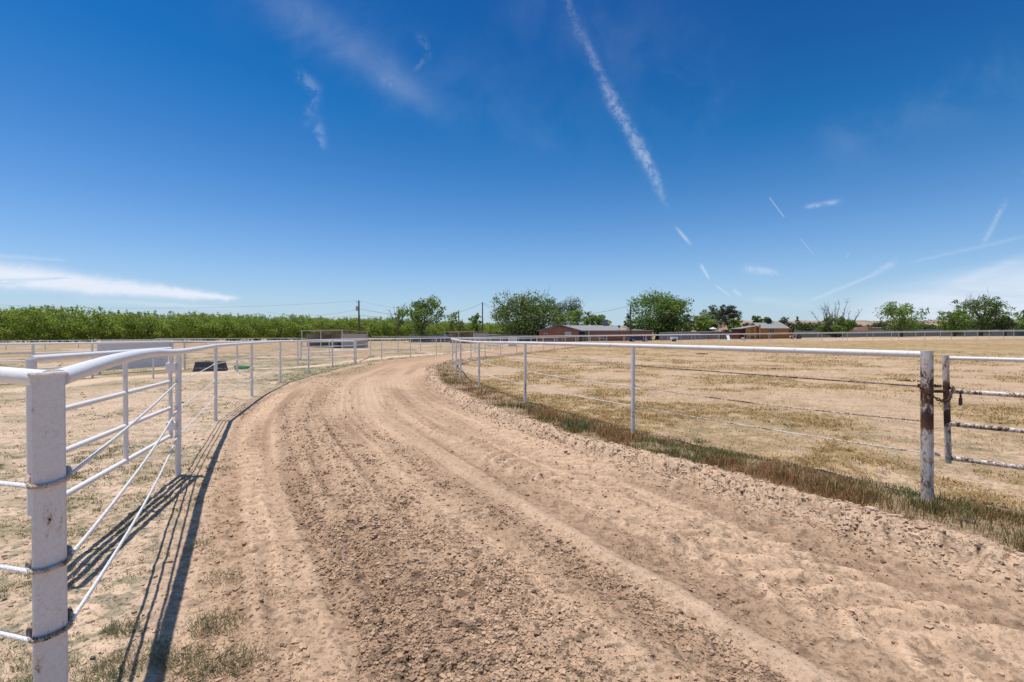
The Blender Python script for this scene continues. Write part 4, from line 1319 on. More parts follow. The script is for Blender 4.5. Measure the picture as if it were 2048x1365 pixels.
# ------------------------------------------------------------------ houses
def house():
    Yh = 112.0; k = Yh / F
    X = lambda px_: (px_ - 1118.0) * k
    zg = ground_z(*at(1150, Yh)); Z = lambda py: CH - (py - Y0) * k - zg
    root = empty('brick_house', (*at(1118, Yh), zg)); tag(root, 'long single storey red brick house with grey shingle roof and blue fascia', 'house')
    eL, eR = X(1074), X(1161.5); wz = Z(661.5); rz = Z(650.5)
    # gable wing, gable wall facing the track
    w = MB(); gl, gr = X(1079), X(1158)
    w.add([(gl, 0, 0), (gr, 0, 0), (gr, 0, wz - .05), (X(1118), 0, rz - .25), (gl, 0, wz - .05), (gl, 11, 0), (gr, 11, 0), (gr, 11, wz - .05), (X(1118), 11, rz - .25), (gl, 11, wz - .05)],
          [(0, 1, 2, 3, 4), (9, 8, 7, 6, 5), (1, 6, 7, 2), (5, 0, 4, 9)]); w.build('wing_wall', M['brick'], root, smooth=False)
    w = MB(); w.box(((gr + X(1308)) / 2, 5.2, wz / 2 - .08), (X(1308) - gr, 7.0, wz - .12)); w.build('main_wall', M['brick'], root, smooth=False)
    m = MB(); th = .12; xs = [eL, X(1118), eR]; zs = [wz - .1, rz, wz - .1]
    for s_ in (0, 1):
        a, b = s_, s_ + 1
        v = []
        for y_ in (-.7, 11.4): v += [(xs[a], y_, zs[a]), (xs[b], y_, zs[b]), (xs[b], y_, zs[b] + th), (xs[a], y_, zs[a] + th)]
        m.add(v, [(0, 1, 2, 3), (7, 6, 5, 4), (0, 4, 5, 1), (3, 2, 6, 7), (0, 3, 7, 4), (1, 5, 6, 2)])
    rf = m.build('wing_roof', M['shingle'], root, smooth=False)
    m = MB()
    for s_ in (0, 1):
        a, b = s_, s_ + 1
        v = [(xs[a], -.76, zs[a] - .12), (xs[b], -.76, zs[b] - .12), (xs[b], -.76, zs[b] + th + .03), (xs[a], -.76, zs[a] + th + .03)]
        m.add(v + [(p[0], p[1] + .05, p[2]) for p in v], [(0, 1, 2, 3), (7, 6, 5, 4), (3, 2, 6, 7), (0, 4, 5, 1), (0, 3, 7, 4), (1, 5, 6, 2)])
    m.build('fascia', M['fascia'], rf, smooth=False)
    # main roof ridge parallel to the track
    m = MB(); x0, x1 = X(1150), X(1252); xe = X(1238)
    m.add([(x0, 1.2, wz + .0), (X(1246), 1.2, wz + .0), (x1, 5.2, Z(650.2)), (X(1118), 5.2, Z(650.2)), (X(1246), 9.2, wz), (x0, 9.2, wz),
           (x0, 1.2, wz - .1), (X(1246), 1.2, wz - .1), (X(1246), 9.2, wz - .1), (x0, 9.2, wz - .1)],
          [(0, 1, 2, 3), (3, 2, 4, 5), (1, 7, 8, 4, 2), (0, 6, 7, 1), (6, 9, 8, 7), (5, 4, 8, 9)])
    mr = m.build('main_roof', M['shingle'], root, smooth=False)
    m = MB(); m.box(((X(1163) + X(1237)) / 2, 1.14, wz - .10), (X(1237) - X(1163), .1, .24)); m.build('fascia', M['fascia'], mr)
    # flat carport roof
    m = MB(); m.box(((X(1237) + X(1309)) / 2, 5.2, wz + .02), (X(1309) - X(1237), 8.4, .14)); fl = m.build('carport_roof', M['galv'], root)
    m = MB(); m.box(((X(1258) + X(1290)) / 2, 5.2, wz + .20), (X(1290) - X(1258), 4.4, .18)); m.build('roof_coping', M['white_trim'], fl)
    # evaporative cooler, vents, dish
    m = MB(); m.box((X(1219), 5.4, Z(644.5)), (1.15, 1.1, 1.45), 0, .04); ck = m.build('cooler', M['cooler'], root)
    m = MB()
    for q in range(6): m.box((X(1219), 4.82, Z(639.5) - q * .18), (.95, .03, .05))
    m.build('louvre', M['galv'], ck)
    for px_, py in ((1145, 650), (1200, 649), (1230.5, 649)):
        m = MB(); m.tube([(X(px_), 4.2, Z(655)), (X(px_), 4.2, Z(py))], .07, 8); m.tube([(X(px_), 4.2, Z(py)), (X(px_), 4.2, Z(py) + .12)], .13, 8); m.build('roof_vent', M['white_trim'], root)
    m = MB(); m.tube([(X(1241.5), 1.6, wz), (X(1241.5), 1.6, Z(654))], .04, 6); v = [(X(1241.5), 1.45, Z(653.5))]
    for q in range(12): v.append((X(1241.5) - .12 + .33 * math.cos(q * .5236), 1.2 + .1 * math.sin(q * .5236), Z(653.5) + .33 * math.sin(q * .5236)))
    m.add(v, [(0, 1 + q, 1 + (q + 1) % 12) for q in range(12)]); m.build('dish', M['cooler'], root)
    # openings
    def window(px0, px1, y0, y1, y_, mat, n=2):
        m = MB(); x0, x1 = X(px0), X(px1); z1, z0 = Z(y0), Z(y1)
        for a in (x0, x1): m.box((a, y_ - .05, (z0 + z1) / 2), (.09, .12, z1 - z0 + .1))
        for a in (z0, z1): m.box(((x0 + x1) / 2, y_ - .053, a), (x1 - x0 + .1, .12, .09))
        for q in range(1, n): m.box((x0 + (x1 - x0) * q / n, y_ - .047, (z0 + z1) / 2), (.07, .1, z1 - z0))
        wnd = m.build('window', M['white_trim'], root)
        m = MB(); m.box(((x0 + x1) / 2, y_ - .02, (z0 + z1) / 2), (x1 - x0, .03, z1 - z0)); m.build('pane', M[mat], wnd)
    window(1130, 1142, 664.5, 671.5, 0, 'curtain')
    window(1199, 1216, 671.5, 677, 1.7, 'glass', 3)
    window(1088, 1094, 667, 673, 0, 'glass', 1)
    m = MB(); m.box((X(1118), -.03, Z(656)), (.6, .08, .34), 0, .02); m.build('gable_vent', M['fascia'], root)
    m = MB(); m.box((X(1166), 1.66, 1.1), (1.25, .1, 2.2)); dr = m.build('doorway', M['black'], root)
    m = MB(); m.box((X(1176), 1.66, 1.15), (.55, .1, 2.2)); m.build('shutter', M['green'], root)
    m = MB(); m.box((X(1179), .9, wz / 2), (.12, .12, wz)); m.build('porch_post', M['white_trim'], root)


house()


def cabin():
    Yh = 104.0; k = Yh / F; zg = ground_z(*at(1548, Yh)); Z = lambda py: CH - (py - Y0) * k - zg; X = lambda px_: (px_ - 1548.0) * k
    root = empty('orange_cabin', (*at(1548, Yh), zg)); tag(root, 'orange board sided cabin with grey shingle roof, side porch and roof cooler', 'cabin')
    e, r_ = Z(656.5), Z(645.2)
    dpt = 5.2
    m = MB(); x0, x1 = X(1519.5), X(1577.5)
    m.add([(x0, 0, 0), (x1, 0, 0), (x1, 0, e), (x0, 0, e), (x0, dpt, 0), (x1, dpt, 0), (x1, dpt, e), (x0, dpt, e), (x0, dpt / 2, r_ - .1), (x1, dpt / 2, r_ - .1)],
          [(0, 1, 2, 3), (7, 6, 5, 4), (0, 3, 8, 7, 4), (1, 5, 6, 9, 2)]); m.build('wall', M['orange'], root, smooth=False)
    m = MB()
    for q in range(10): m.box(((x0 + x1) / 2, -.012, .15 + q * (e - .2) / 9.5), (x1 - x0 - .06, .02, .03))
    m.build('board_seams', M['red_shed'], root)
    m = MB(); xa, xb = X(1518.5), X(1578.5)
    m.add([(xa, -.35, e - .05), (xb, -.35, e - .05), (X(1575.5), dpt / 2, r_), (X(1517.5), dpt / 2, r_), (xa, dpt + .35, e - .05), (xb, dpt + .35, e - .05),
           (xa, -.35, e - .17), (xb, -.35, e - .17), (xa, dpt + .35, e - .17), (xb, dpt + .35, e - .17), (X(1575.5), dpt / 2, r_ - .12), (X(1517.5), dpt / 2, r_ - .12)],
          [(0, 1, 2, 3), (3, 2, 5, 4), (0, 6, 7, 1), (4, 5, 9, 8), (0, 3, 11, 6), (3, 4, 8, 11), (1, 7, 10, 2), (2, 10, 9, 5), (6, 11, 10, 7), (11, 8, 9, 10)])
    rf = m.build('roof', M['shingle'], root, smooth=False)
    m = MB(); m.box((X(1548), 2.4, Z(642)), (.9, .9, .95), 0, .03); m.build('cooler', M['black'], rf)
    m = MB(); m.box((X(1518.6), -.1, e / 2 + .4), (.32, .2, e + .75), 0, .02); m.build('corner_board', M['orange_trim'], root)
    m = MB()
    for a in (X(1538), X(1543.2), X(1548.5)): m.box((a, -.04, Z(663.5)), (.06, .08, 1.25))
    for a in (Z(657.8), Z(669)): m.box((X(1543.2), -.045, a), (1.2, .08, .06))
    w = m.build('window', M['orange_trim'], root)
    m = MB(); m.box((X(1543.2), -.015, Z(663.5)), (1.1, .03, 1.2)); m.build('pane', M['glass'], w)
    # porch lean-to on the left
    m = MB(); a0, a1 = X(1479), X(1517.5)
    m.add([(a0, -.9, Z(657.5)), (a1, -.9, Z(651)), (a1, 4.4, Z(651)), (a0, 4.4, Z(657.5)), (a0, -.9, Z(658.6)), (a1, -.9, Z(652.2)), (a1, 4.4, Z(652.2)), (a0, 4.4, Z(658.6))],
          [(0, 1, 2, 3), (7, 6, 5, 4), (0, 4, 5, 1), (1, 5, 6, 2), (2, 6, 7, 3), (3, 7, 4, 0)]); m.build('porch_roof', M['shingle'], root, smooth=False)
    m = MB(); m.add([(X(1493), .4, 0), (a1, .4, 0), (a1, .4, Z(653)), (X(1493), .4, Z(656.6)), (X(1493), 4, 0), (a1, 4, 0), (a1, 4, Z(653)), (X(1493), 4, Z(656.6))],
                    [(0, 1, 2, 3), (7, 6, 5, 4), (0, 3, 7, 4)]); m.build('porch_wall', M['orange'], root, smooth=False)
    m = MB(); m.box((X(1486.5), 2.2, Z(659) / 2), (X(1492.9) - X(1480.5), 3.4, Z(659))); m.build('store_room', M['red_shed'], root)
    for px_ in (1490, 1494.5, 1506): m = MB(); h_ = Z(657.3 - (px_ - 1480) * .17) - .03; m.box((X(px_), -.8, h_ / 2), (.13, .13, h_)); m.build('porch_post', M['orange_trim'], root)
    m = MB(); m.box((X(1499), .36, Z(662)), (.3, .04, .3)); m.build('sign_board', M['white_trim'], root)
    m = MB(); m.box((X(1582), 2.6, Z(658) / 2), (.85, 2.6, Z(658))); m.build('side_shed', M['red_shed'], root)


cabin()


def far_house():
    Yh = 165.0; k = Yh / F; zg = ground_z(*at(1745, Yh)); Z = lambda py: CH - (py - Y0) * k - zg; X = lambda px_: (px_ - 1745.0) * k
    root = empty('adobe_house', (*at(1745, Yh), zg)); tag(root, 'distant low orange adobe house with pale flat roof behind the sheet fence', 'house')
    m = MB(); m.box((X(1746), 3, Z(656.6) / 2), (X(1762) - X(1729), 6, Z(656.6)), 0, .03); m.build('wall', M['adobe'], root)
    m = MB(); m.box((X(1733), 1.0, Z(654.5) / 2), (1.4, 5, Z(654)), 0, .05); m.build('chimney_tower', M['adobe'], root)
    m = MB(); m.box((X(1748), 3, Z(656.2) + .06), (X(1765) - X(1736), 6.6, .16), 0, .02); m.build('roof', M['white_trim'], root)


far_house()


# ------------------------------------------------------------------ yard things
def car():
    p = at(1277, 100); root = empty('parked_car', (p[0], p[1], ground_z(*p)), .05); tag(root, 'dark blue parked car in front of the brick house carport', 'car')
    prof = [(-2.15, .35), (-2.2, .62), (-2.05, .86), (-1.35, .93), (-.75, 1.36), (.55, 1.40), (1.25, .98), (2.05, .86), (2.2, .6), (2.15, .35)]
    m = MB(); m.prism([(a, b) for a, b in prof], -.85, .85, 'y'); m.build('body', M['car_blue'], root)
    for s_ in (-1, 1):
        m = MB(); m.add([(-1.12, s_ * .86, .95), (1.05, s_ * .86, .98), (.5, s_ * .86, 1.33), (-.68, s_ * .86, 1.3), (-1.12, s_ * .855, .95), (1.05, s_ * .855, .98), (.5, s_ * .855, 1.33), (-.68, s_ * .855, 1.3)],
                        [(0, 1, 2, 3), (7, 6, 5, 4), (0, 4, 5, 1), (2, 6, 7, 3), (1, 5, 6, 2), (3, 7, 4, 0)]); m.build('side_window', M['glass'], root)
        for x_ in (-1.35, 1.35):
            m = MB(); m.tube([(x_, s_ * .7, .33), (x_, s_ * .9, .33)], .33, 20); w = m.build('wheel', M['rubber'], root)
            m = MB(); m.tube([(x_, s_ * .895, .33), (x_, s_ * .915, .33)], .19, 16); m.build('rim', M['galv'], w)
    for y_ in (-.6, .6): m = MB(); m.box((2.17, y_, .7), (.06, .3, .14), 0, .01); m.build('headlight', M['white_plastic'], root)


car()


def playset():
    p = at(1452, 101); root = empty('playset', (p[0], p[1], ground_z(*p)), 0); tag(root, 'wooden play tower with brown pitched roof, white slide and swings', 'playset')
    m = MB()
    for x_ in (-.6, .6):
        for y_ in (0, 1.2): m.box((x_, y_, .85), (.1, .1, 1.7))
    m.build('tower_frame', M['red_shed'], root)
    m = MB(); m.prism([(-.8, 1.55), (.8, 1.55), (0, 2.15)], -.15, 1.35, 'y'); m.build('tower_roof', M['red_shed'], root)
    m = MB(); m.box((0, .6, .75), (1.2, 1.2, .08)); m.build('deck', M['orange'], root)
    m = MB(); Mx = Matrix.Rotation(math.radians(58), 3, 'X'); m.box((.25, -.45, .42), (.5, 1.25, .06), 0, .02, Mx)
    for s_ in (0, .5): m.box((s_, -.45, .46), (.05, 1.25, .14), 0, .01, Mx)
    m.build('slide', M['white_plastic'], root)
    m = MB(); m.tube([(-.6, .6, 1.5), (-3.2, .6, 1.5)], .06, 8); m.tube([(-3.2, 0, 0), (-3.2, .6, 1.5), (-3.2, 1.2, 0)], .05, 8); m.build('swing_beam', M['red_shed'], root)
    for x_, mt in ((-2.3, 'red'), (-1.2, 'green')):
        m = MB(); m.tube([(x_ - .2, .6, 1.5), (x_ - .2, .6, .75)], .02, 5); m.tube([(x_ + .2, .6, 1.5), (x_ + .2, .6, .75)], .02, 5); m.box((x_, .6, .62), (.5, .35, .34), 0, .08); m.build('swing_seat', M[mt], root)


playset()
p = at(1506, 100); root = empty('table', (p[0], p[1], ground_z(*p))); tag(root, 'turquoise topped table standing in front of the orange cabin porch', 'table')
m = MB(); m.box((0, 0, .76), (1.6, .8, .05), 0, .01); m.build('tabletop', M['turq'], root)
for x_ in (-.7, .7):
    for y_ in (-.3, .3): m = MB(); m.box((x_, y_, .37), (.06, .06, .74)); m.build('leg', M['galv'], root)
p = at(1592, 97); root = empty('lawn_tractor', (p[0], p[1], ground_z(*p))); tag(root, 'red lawn tractor parked right of the orange cabin', 'tractor')
m = MB(); m.box((-.5, 0, .62), (.9, .5, .34), 0, .08); m.build('hood', M['red'], root)
m = MB(); m.box((.25, 0, .45), (1.0, .6, .12), 0, .03); m.build('frame', M['black'], root)
m = MB(); m.box((.45, 0, .68), (.4, .45, .1), 0, .04); m.box((.65, 0, .88), (.1, .45, .4), 0, .04); m.build('seat', M['black'], root)
m = MB(); m.tube([(-.02, 0, .7), (.08, 0, .98)], .02, 6); m.tube([(.08 + .12 * math.sin(q * .628), .17 * math.cos(q * .628), 1.0 + .05 * math.sin(q * .628)) for q in range(11)], .015, 5, False); m.build('steering_wheel', M['black'], root)
for x_, r_ in ((-.75, .22), (.55, .34)):
    for s_ in (-1, 1): m = MB(); m.tube([(x_, s_ * .3, r_), (x_, s_ * .48, r_)], r_, 16); m.build('wheel', M['rubber'], root)
p = at(1426, 118); root = empty('patio_umbrella', (p[0], p[1], ground_z(*p))); tag(root, 'white patio umbrella under the pale green tree', 'umbrella')
zt = CH + 17.5 * 118 / F - root.location.z
v = [(0, 0, zt)] + [(.95 * math.cos(q * .785), .95 * math.sin(q * .785), zt - .42) for q in range(8)] + [(.95 * math.cos(q * .785), .95 * math.sin(q * .785), zt - .5) for q in range(8)]
m = MB(); m.add(v, [(0, 1 + q, 1 + (q + 1) % 8) for q in range(8)] + [(1 + q, 9 + q, 9 + (q + 1) % 8, 1 + (q + 1) % 8) for q in range(8)]); m.build('canopy', M['white_plastic'], root, smooth=False)
m = MB(); m.tube([(0, 0, 0), (0, 0, zt)], .03, 8); m.build('pole', M['galv'], root)
p = at(1348, 96); root = empty('utility_trailer', (p[0], p[1], ground_z(*p))); tag(root, 'small pale utility trailer by the yard fence right of the brick house', 'trailer')
m = MB(); m.box((0, 0, .62), (1.3, .9, .5), 0, .03); m.build('bed', M['white_ply'], root)
for s_ in (-1, 1): m = MB(); m.tube([(0, s_ * .46, .28), (0, s_ * .6, .28)], .28, 14); m.build('wheel', M['rubber'], root)
m = MB(); m.tube([(.6, 0, .42), (1.5, 0, .36)], .04, 6); m.build('drawbar', M['iron'], root)
p = at(1486, 99); root = empty('push_mower', (p[0], p[1], ground_z(*p))); tag(root, 'black and white push mower on the grass beside the porch', 'mower')
m = MB(); m.box((0, 0, .25), (.6, .45, .2), 0, .05); m.build('deck', M['white_plastic'], root)
m = MB(); m.tube([(-.25, .15, .3), (-.8, .15, .85), (-.8, -.15, .85), (-.25, -.15, .3)], .02, 6); m.build('handle', M['black'], root)
for x_ in (-.25, .25):
    for s_ in (-1, 1): m = MB(); m.tube([(x_, s_ * .22, .1), (x_, s_ * .28, .1)], .1, 12); m.build('wheel', M['rubber'], root)


# ------------------------------------------------------------------ utility poles and wires
def pole(px_, Y, pytop, label, r=.15, transformer=False, arm=False):
    p = at(px_, Y); zg = ground_z(*p); zt = CH - (pytop - Y0) * Y / F - zg
    root = empty('utility_pole', (p[0], p[1], zg)); tag(root, label, 'utility pole')
    m = MB(); m.tube([(0, 0, -.3), (0, 0, zt)], [r * 1.15, r * .8], 12); m.build('pole_shaft', M['wood_pole'], root)
    if transformer:
        m = MB(); m.tube([(-.42, -.1, zt - 2.2), (-.42, -.1, zt - 1.25)], .24, 14); m.tube([(-.42, -.1, zt - 1.25), (-.42, -.1, zt - 1.0)], .05, 8); m.build('transformer', M['galv'], root)
        m = MB(); m.box((-.1, -.1, zt - .35), (.9, .08, .08)); m.tube([(-.5, -.1, zt - .3), (-.5, -.1, zt - .1)], .05, 8); m.tube([(.0, 0, zt), (0, 0, zt + .22)], .06, 8); m.build('insulator_arm', M['galv'], root)
        m = MB(); m.box((.2, -.12, zt - 3.5), (.3, .2, .25), 0, .03); m.build('splice_box', M['black'], root)
    else:
        m = MB(); m.tube([(0, -.1, zt - .2), (0, -.3, zt - .15)], .06, 8); m.build('insulator', M['galv'], root)
    return Vector((p[0], p[1], zg + zt))


P1 = pole(718, 106, 602, 'tall utility pole with a transformer behind the tan metal shelter', .19, True)
P2 = pole(965, 108, 605, 'slim dark utility pole right of the farther shelter', .14)
P3 = pole(917.5, 165, 621, 'distant utility pole top rising between the small trees', .2)
P4 = pole(1261, 103, 609, 'utility pole in front of the brick house carport', .17)


def wire(a, b, sag, label, r=.022):
    m = MB(); A = Vector(a); B = Vector(b); m.tube([tuple(A.lerp(B, t / 24) - Vector((0, 0, sag * 4 * (t / 24) * (1 - t / 24)))) for t in range(25)], r, 5)
    tag(m.build('power_line', M['wire']), label, 'power line', 'overhead lines')


d_ = lambda v, z: (v.x, v.y, v.z - z)
wire(d_(P1, 0), (-118, 96, 8.6), 1.6, 'topmost overhead line crossing the sky above the orchard left of the transformer pole', .014)
wire(d_(P1, 1.8), (-60, 118, 7.4), 1.2, 'middle overhead line above the orchard left of the transformer pole', .014)
wire(d_(P1, 3.1), (-62, 116, 5.6), .5, 'lowest overhead line just above the orchard left of the transformer pole', .014)
wire(d_(P1, 0), (-16, 140, 8.4), .9, 'thin topmost line running right from the transformer pole', .012)
wire(d_(P1, 1.75), (-19, 116, 6.0), .4, 'upper dark cable from the transformer pole to the forked tree', .026)
wire(d_(P1, 3.1), (-19, 116, 5.3), .35, 'lower dark cable from the transformer pole to the forked tree', .026)
wire(d_(P2, .15), (-19, 116, 6.3), .7, 'dark cable between the forked tree and the slim pole', .024)
wire(d_(P2, .15), (3.2, 112, 6.8), .35, 'upper cable from the slim pole into the big left tree', .022)
wire(d_(P2, .3), (0.5, 114, 5.2), .3, 'lower cable from the slim pole into the big left tree', .022)
wire(d_(P4, .3), (6.0, 108, 5.9), .75, 'cable from the carport pole left over the brick house roof', .026)

# ------------------------------------------------------------------ trees
def limb_tree(mb, base, height, spread, levels, seed, r0, forks=4, lean=.6, up=.5, low=.25):
    """recursive limbs; returns tips"""
    rnd = random.Random(seed); tips = []
    def grow(p, d, L, r, lv):
        n = 4; pts = [p]; q = p
        for i in range(n):
            d = (d + Vector((rnd.uniform(-.22, .22), rnd.uniform(-.22, .22), rnd.uniform(-.08, .18)))).normalized()
            q = q + d * L / n; pts.append(q)
        mb.tube(pts, [r * (1 - .5 * i / n) for i in range(n + 1)], 7 if lv > 1 else 5 if lv else 3, False)
        if lv == 0: tips.append(q); return
        for k in range(rnd.randint(2, 3) + (lv == levels) * (forks - 2)):
            nd = (d * up + Vector((rnd.uniform(-1, 1), rnd.uniform(-1, 1), rnd.uniform(-.1, .7))) * lean).normalized()
            src = pts[-1] if k < 2 else pts[rnd.randint(2, n)]
            grow(src, nd, L * rnd.uniform(.6, .85), r * .5, lv - 1)
        if lv <= 1: tips.append(q)
    grow(Vector(base), Vector((0, 0, 1)), height * low, r0, levels)
    return tips


def leaf_mesh(name, clumps, n, size, pal, flat=.4, seed=0, dens_edge=True):
    """clumps: (centre, radius xyz); leaf cards spread through each clump"""
    r_ = np.random.default_rng(seed)
    C_ = np.array([c for c, _ in clumps]); R_ = np.array([q for _, q in clumps])
    wts = (R_.prod(1)) ** .6; wts /= wts.sum(); i = r_.choice(len(clumps), n, p=wts)
    v = r_.normal(0, 1, (n, 3)); v /= np.linalg.norm(v, axis=1)[:, None]
    v *= (r_.random((n, 1)) ** .42)
    P = C_[i] + v * R_[i]
    nrm = v * .8 + r_.normal(0, .7, (n, 3)) + np.array([0, 0, .5]); nrm /= np.linalg.norm(nrm, axis=1)[:, None]
    t = np.cross(nrm, r_.normal(0, 1, (n, 3))); t /= np.linalg.norm(t, axis=1)[:, None]; b = np.cross(nrm, t)
    s = size * (.6 + .8 * r_.random((n, 1)))
    V_ = np.stack([P - t * s, P + b * s * flat + nrm * s * .12, P + t * s, P - b * s * flat + nrm * s * .12], 1).reshape(-1, 3)
    q = np.arange(n)[:, None] * 4 + np.array([[0, 1, 2, 3]])
    me = np_mesh(name, V_, quads=q, smooth=False)
    pal = np.array(pal); cl_ = r_.random(len(clumps))
    mixv = np.clip(cl_[i] + .35 * (r_.random(n) - .5), 0, .999)
    k = (mixv * (len(pal) - 1)); a = k.astype(int); f = (k - a)[:, None]
    col = pal[a] * (1 - f) + pal[np.minimum(a + 1, len(pal) - 1)] * f
    col *= (.75 + .5 * r_.random((n, 1)))
    add_col(me, np.repeat(col, 4, 0))
    return me


GREEN = [(.095, .145, .036), (.14, .205, .05), (.20, .265, .07), (.115, .17, .048)]
BRIGHT = [(.19, .26, .055), (.26, .34, .075), (.32, .39, .10)]
PECAN = [(.16, .205, .038), (.26, .315, .055), (.33, .38, .085), (.19, .25, .048)]
PINE = [(.060, .085, .035), (.085, .11, .048), (.12, .13, .06)]
OLIVE = [(.14, .155, .08), (.19, .20, .11), (.12, .145, .065)]


def crown_clumps(cx, cz, w, h, n, seed, depth=None, skirt=0.0):
    """irregular cloud of clumps in an ellipsoid, biased to its shell"""
    r_ = random.Random(seed); out = []
    depth = depth or w
    for k in range(n):
        while True:
            v = Vector((r_.uniform(-1, 1), r_.uniform(-1, 1), r_.uniform(-1, 1)))
            if .35 < v.length < 1: break
        s_ = r_.uniform(.10, .21)
        rag = 1 + r_.uniform(-.12, .10)
        out.append(((cx + v.x * w / 2 * .91 * rag, v.y * depth / 2 * .9, cz + v.z * h / 2 * .91 * rag), (w * s_ * 1.0, w * s_, w * s_ * r_.uniform(.55, .8))))
    return out


def tree(name, label, px0, px1, pytop, Y, pal, n=4000, size=.34, trunk_r=.22, zlow=1.0, seed=1, clumps=46, cat='tree', flat=.45, lvl=3, bark='bark', group=None, dead=0, skirt=False):
    k = Y / F; cxp = (px0 + px1) / 2; p = at(cxp, Y); zg = ground_z(*p); W = (px1 - px0) * k; top = CH - (pytop - Y0) * k - zg
    root = empty(name, (p[0], p[1], zg)); tag(root, label, cat, group)
    m = MB(); tips = limb_tree(m, (0, 0, -.1), top, W, lvl, seed, trunk_r, lean=.7, low=.30)
    # squash the limbs inside the crown
    zmax = max(v[2] for v in m.v); xm = max(max(abs(v[0]) for v in m.v), .1); fz = (top * .93) / zmax; fx = (W * .46) / xm
    m.v = [(v[0] * (fx if v[2] > top * .12 else 1 + (fx - 1) * max(v[2], 0) / (top * .12)), v[1] * fx, v[2] * fz) for v in m.v]
    m.build('trunk', M[bark], root)
    cl_ = crown_clumps(0, (zlow + top) / 2, W, top - zlow, clumps, seed)
    if skirt: cl_ += crown_clumps(0, zlow + (top - zlow) * .2, W * .95, (top - zlow) * .4, clumps // 3, seed + 7)
    tp = [Vector((t.x * fx, t.y * fx, t.z * fz)) for t in tips]
    random.Random(seed).shuffle(tp)
    for t in tp[:clumps // 2]: cl_.append(((t.x, t.y, max(t.z, zlow)), (W * .08, W * .08, W * .06)))
    link('crown', leaf_mesh('crown', cl_, n, size, pal, flat, seed), M['leaf'], root)
    if dead:
        m = MB(); rnd = random.Random(seed + 3)
        for q in range(dead):
            b = Vector((rnd.uniform(-.32, .32) * W, rnd.uniform(-.2, .2) * W, top * rnd.uniform(.55, .8))); d = Vector((b.x / W * 1.2 + rnd.uniform(-.3, .3), rnd.uniform(-.3, .3), 1)).normalized(); L = top * rnd.uniform(.18, .36)
            pts = [b]; 
            for s_ in range(4): d = (d + Vector((rnd.uniform(-.2, .2), rnd.uniform(-.2, .2), 0))).normalized(); pts.append(pts[-1] + d * L / 4)
            m.tube(pts, [.05, .04, .03, .02, .012], 4, False)
            for s_ in range(3):
                o_ = pts[rnd.randint(1, 3)]; dd = (d + Vector((rnd.uniform(-.8, .8), rnd.uniform(-.8, .8), .1))).normalized(); m.tube([o_, o_ + dd * L * .2, o_ + dd * L * .2 + (dd + Vector((0, 0, .6))) * L * .15], [.025, .018, .01], 3, False)
        m.build('dead_branches', M['dead_wood'], root)
    return root


T = tree
T('cottonwood_tree', 'forked open crowned green tree just right of the transformer pole', 798, 886, 590, 117, GREEN, 2600, .34, .30, 1.0, 5, 30, dead=5)
T('dead_tree', 'sparse half dead tree with bare purple grey twigs left of the forked tree', 780, 812, 612, 119, OLIVE, 350, .25, .16, 1.0, 6, 10, dead=16)
T('young_tree', 'pale feathery young tree left of the distant pole top', 894, 932, 624, 140, OLIVE[:2] + BRIGHT[:2], 1300, .28, .14, .8, 7, 22)
T('young_tree', 'pale feathery young tree touching the slim dark pole', 938, 970, 622, 142, GREEN[1:] + BRIGHT[:1], 1300, .28, .14, .8, 8, 22)
T('elm_tree', 'huge dark spreading tree at the left end of the brick house', 984, 1118, 586, 122, GREEN[:3] + OLIVE[:2], 12000, .30, .5, .4, 9, 120, dead=18, skirt=True)
T('pine_tree', 'round topped dark pine behind the gable of the brick house', 1092, 1170, 592, 138, PINE, 8000, .24, .35, 2.0, 10, 75, flat=.3)
T('shrub_tree', 'yellow green shrub behind the gable roof, leftmost of the row behind the house', 1100, 1150, 626, 128, BRIGHT, 1400, .30, .1, .5, 11, 20)
T('shrub_tree', 'mid green bushy tree behind the house roof right of the round pine', 1134, 1180, 620, 129, BRIGHT[:2] + GREEN[2:3], 1500, .30, .1, .5, 12, 20)
T('shrub_tree', 'green bushy tree showing above the middle of the house roof', 1162, 1212, 618, 129, GREEN[1:3] + BRIGHT[:1], 1500, .30, .1, .5, 13, 20)
T('shrub_tree', 'low bright tree just left of the roof cooler', 1188, 1226, 630, 130, BRIGHT, 1000, .28, .1, .5, 14, 16)
T('cottonwood_tree', 'large rounded green tree at the right end of the brick house', 1252, 1376, 583, 124, GREEN[:3] + [(.13, .19, .05)], 12000, .30, .5, .5, 15, 110, skirt=True)
T('shrub_tree', 'narrow green tree beside the carport pole', 1246, 1272, 625, 122, GREEN, 1100, .3, .1, .5, 16, 18)
T('dark_evergreen', 'dark low evergreen in the gap right of the large rounded tree', 1362, 1400, 626, 150, PINE, 1800, .3, .2, .5, 17, 26)
T('shrub_tree', 'bright shrub at the foot of the large rounded tree', 1350, 1385, 642, 119, BRIGHT, 1200, .28, .1, .3, 18, 18)
T('ash_tree', 'light green tree standing in front of the two big pines', 1386, 1434, 625, 121, BRIGHT + OLIVE[1:2], 2600, .28, .16, .4, 19, 34)
T('pine_tree', 'broad dark pine, left one of the pair behind the play tower', 1400, 1446, 610, 138, PINE, 3600, .26, .25, 2, 20, 44, flat=.3)
T('pine_tree', 'taller brownish pine, right one of the pair behind the play tower', 1436, 1479, 606, 136, [(.07, .07, .04), (.05, .065, .03), (.10, .09, .06)], 3600, .26, .25, 2, 21, 44, flat=.3, dead=4)
T('shrub_tree', 'leafy green bush between the play tower and the orange cabin', 1458, 1484, 634, 117, GREEN[1:3] + BRIGHT[:1], 1400, .28, .12, .3, 22, 20)
T('shrub_tree', 'rounded green tree behind the left end of the cabin roof', 1500, 1528, 628, 135, GREEN[1:], 1700, .3, .14, .4, 23, 24)
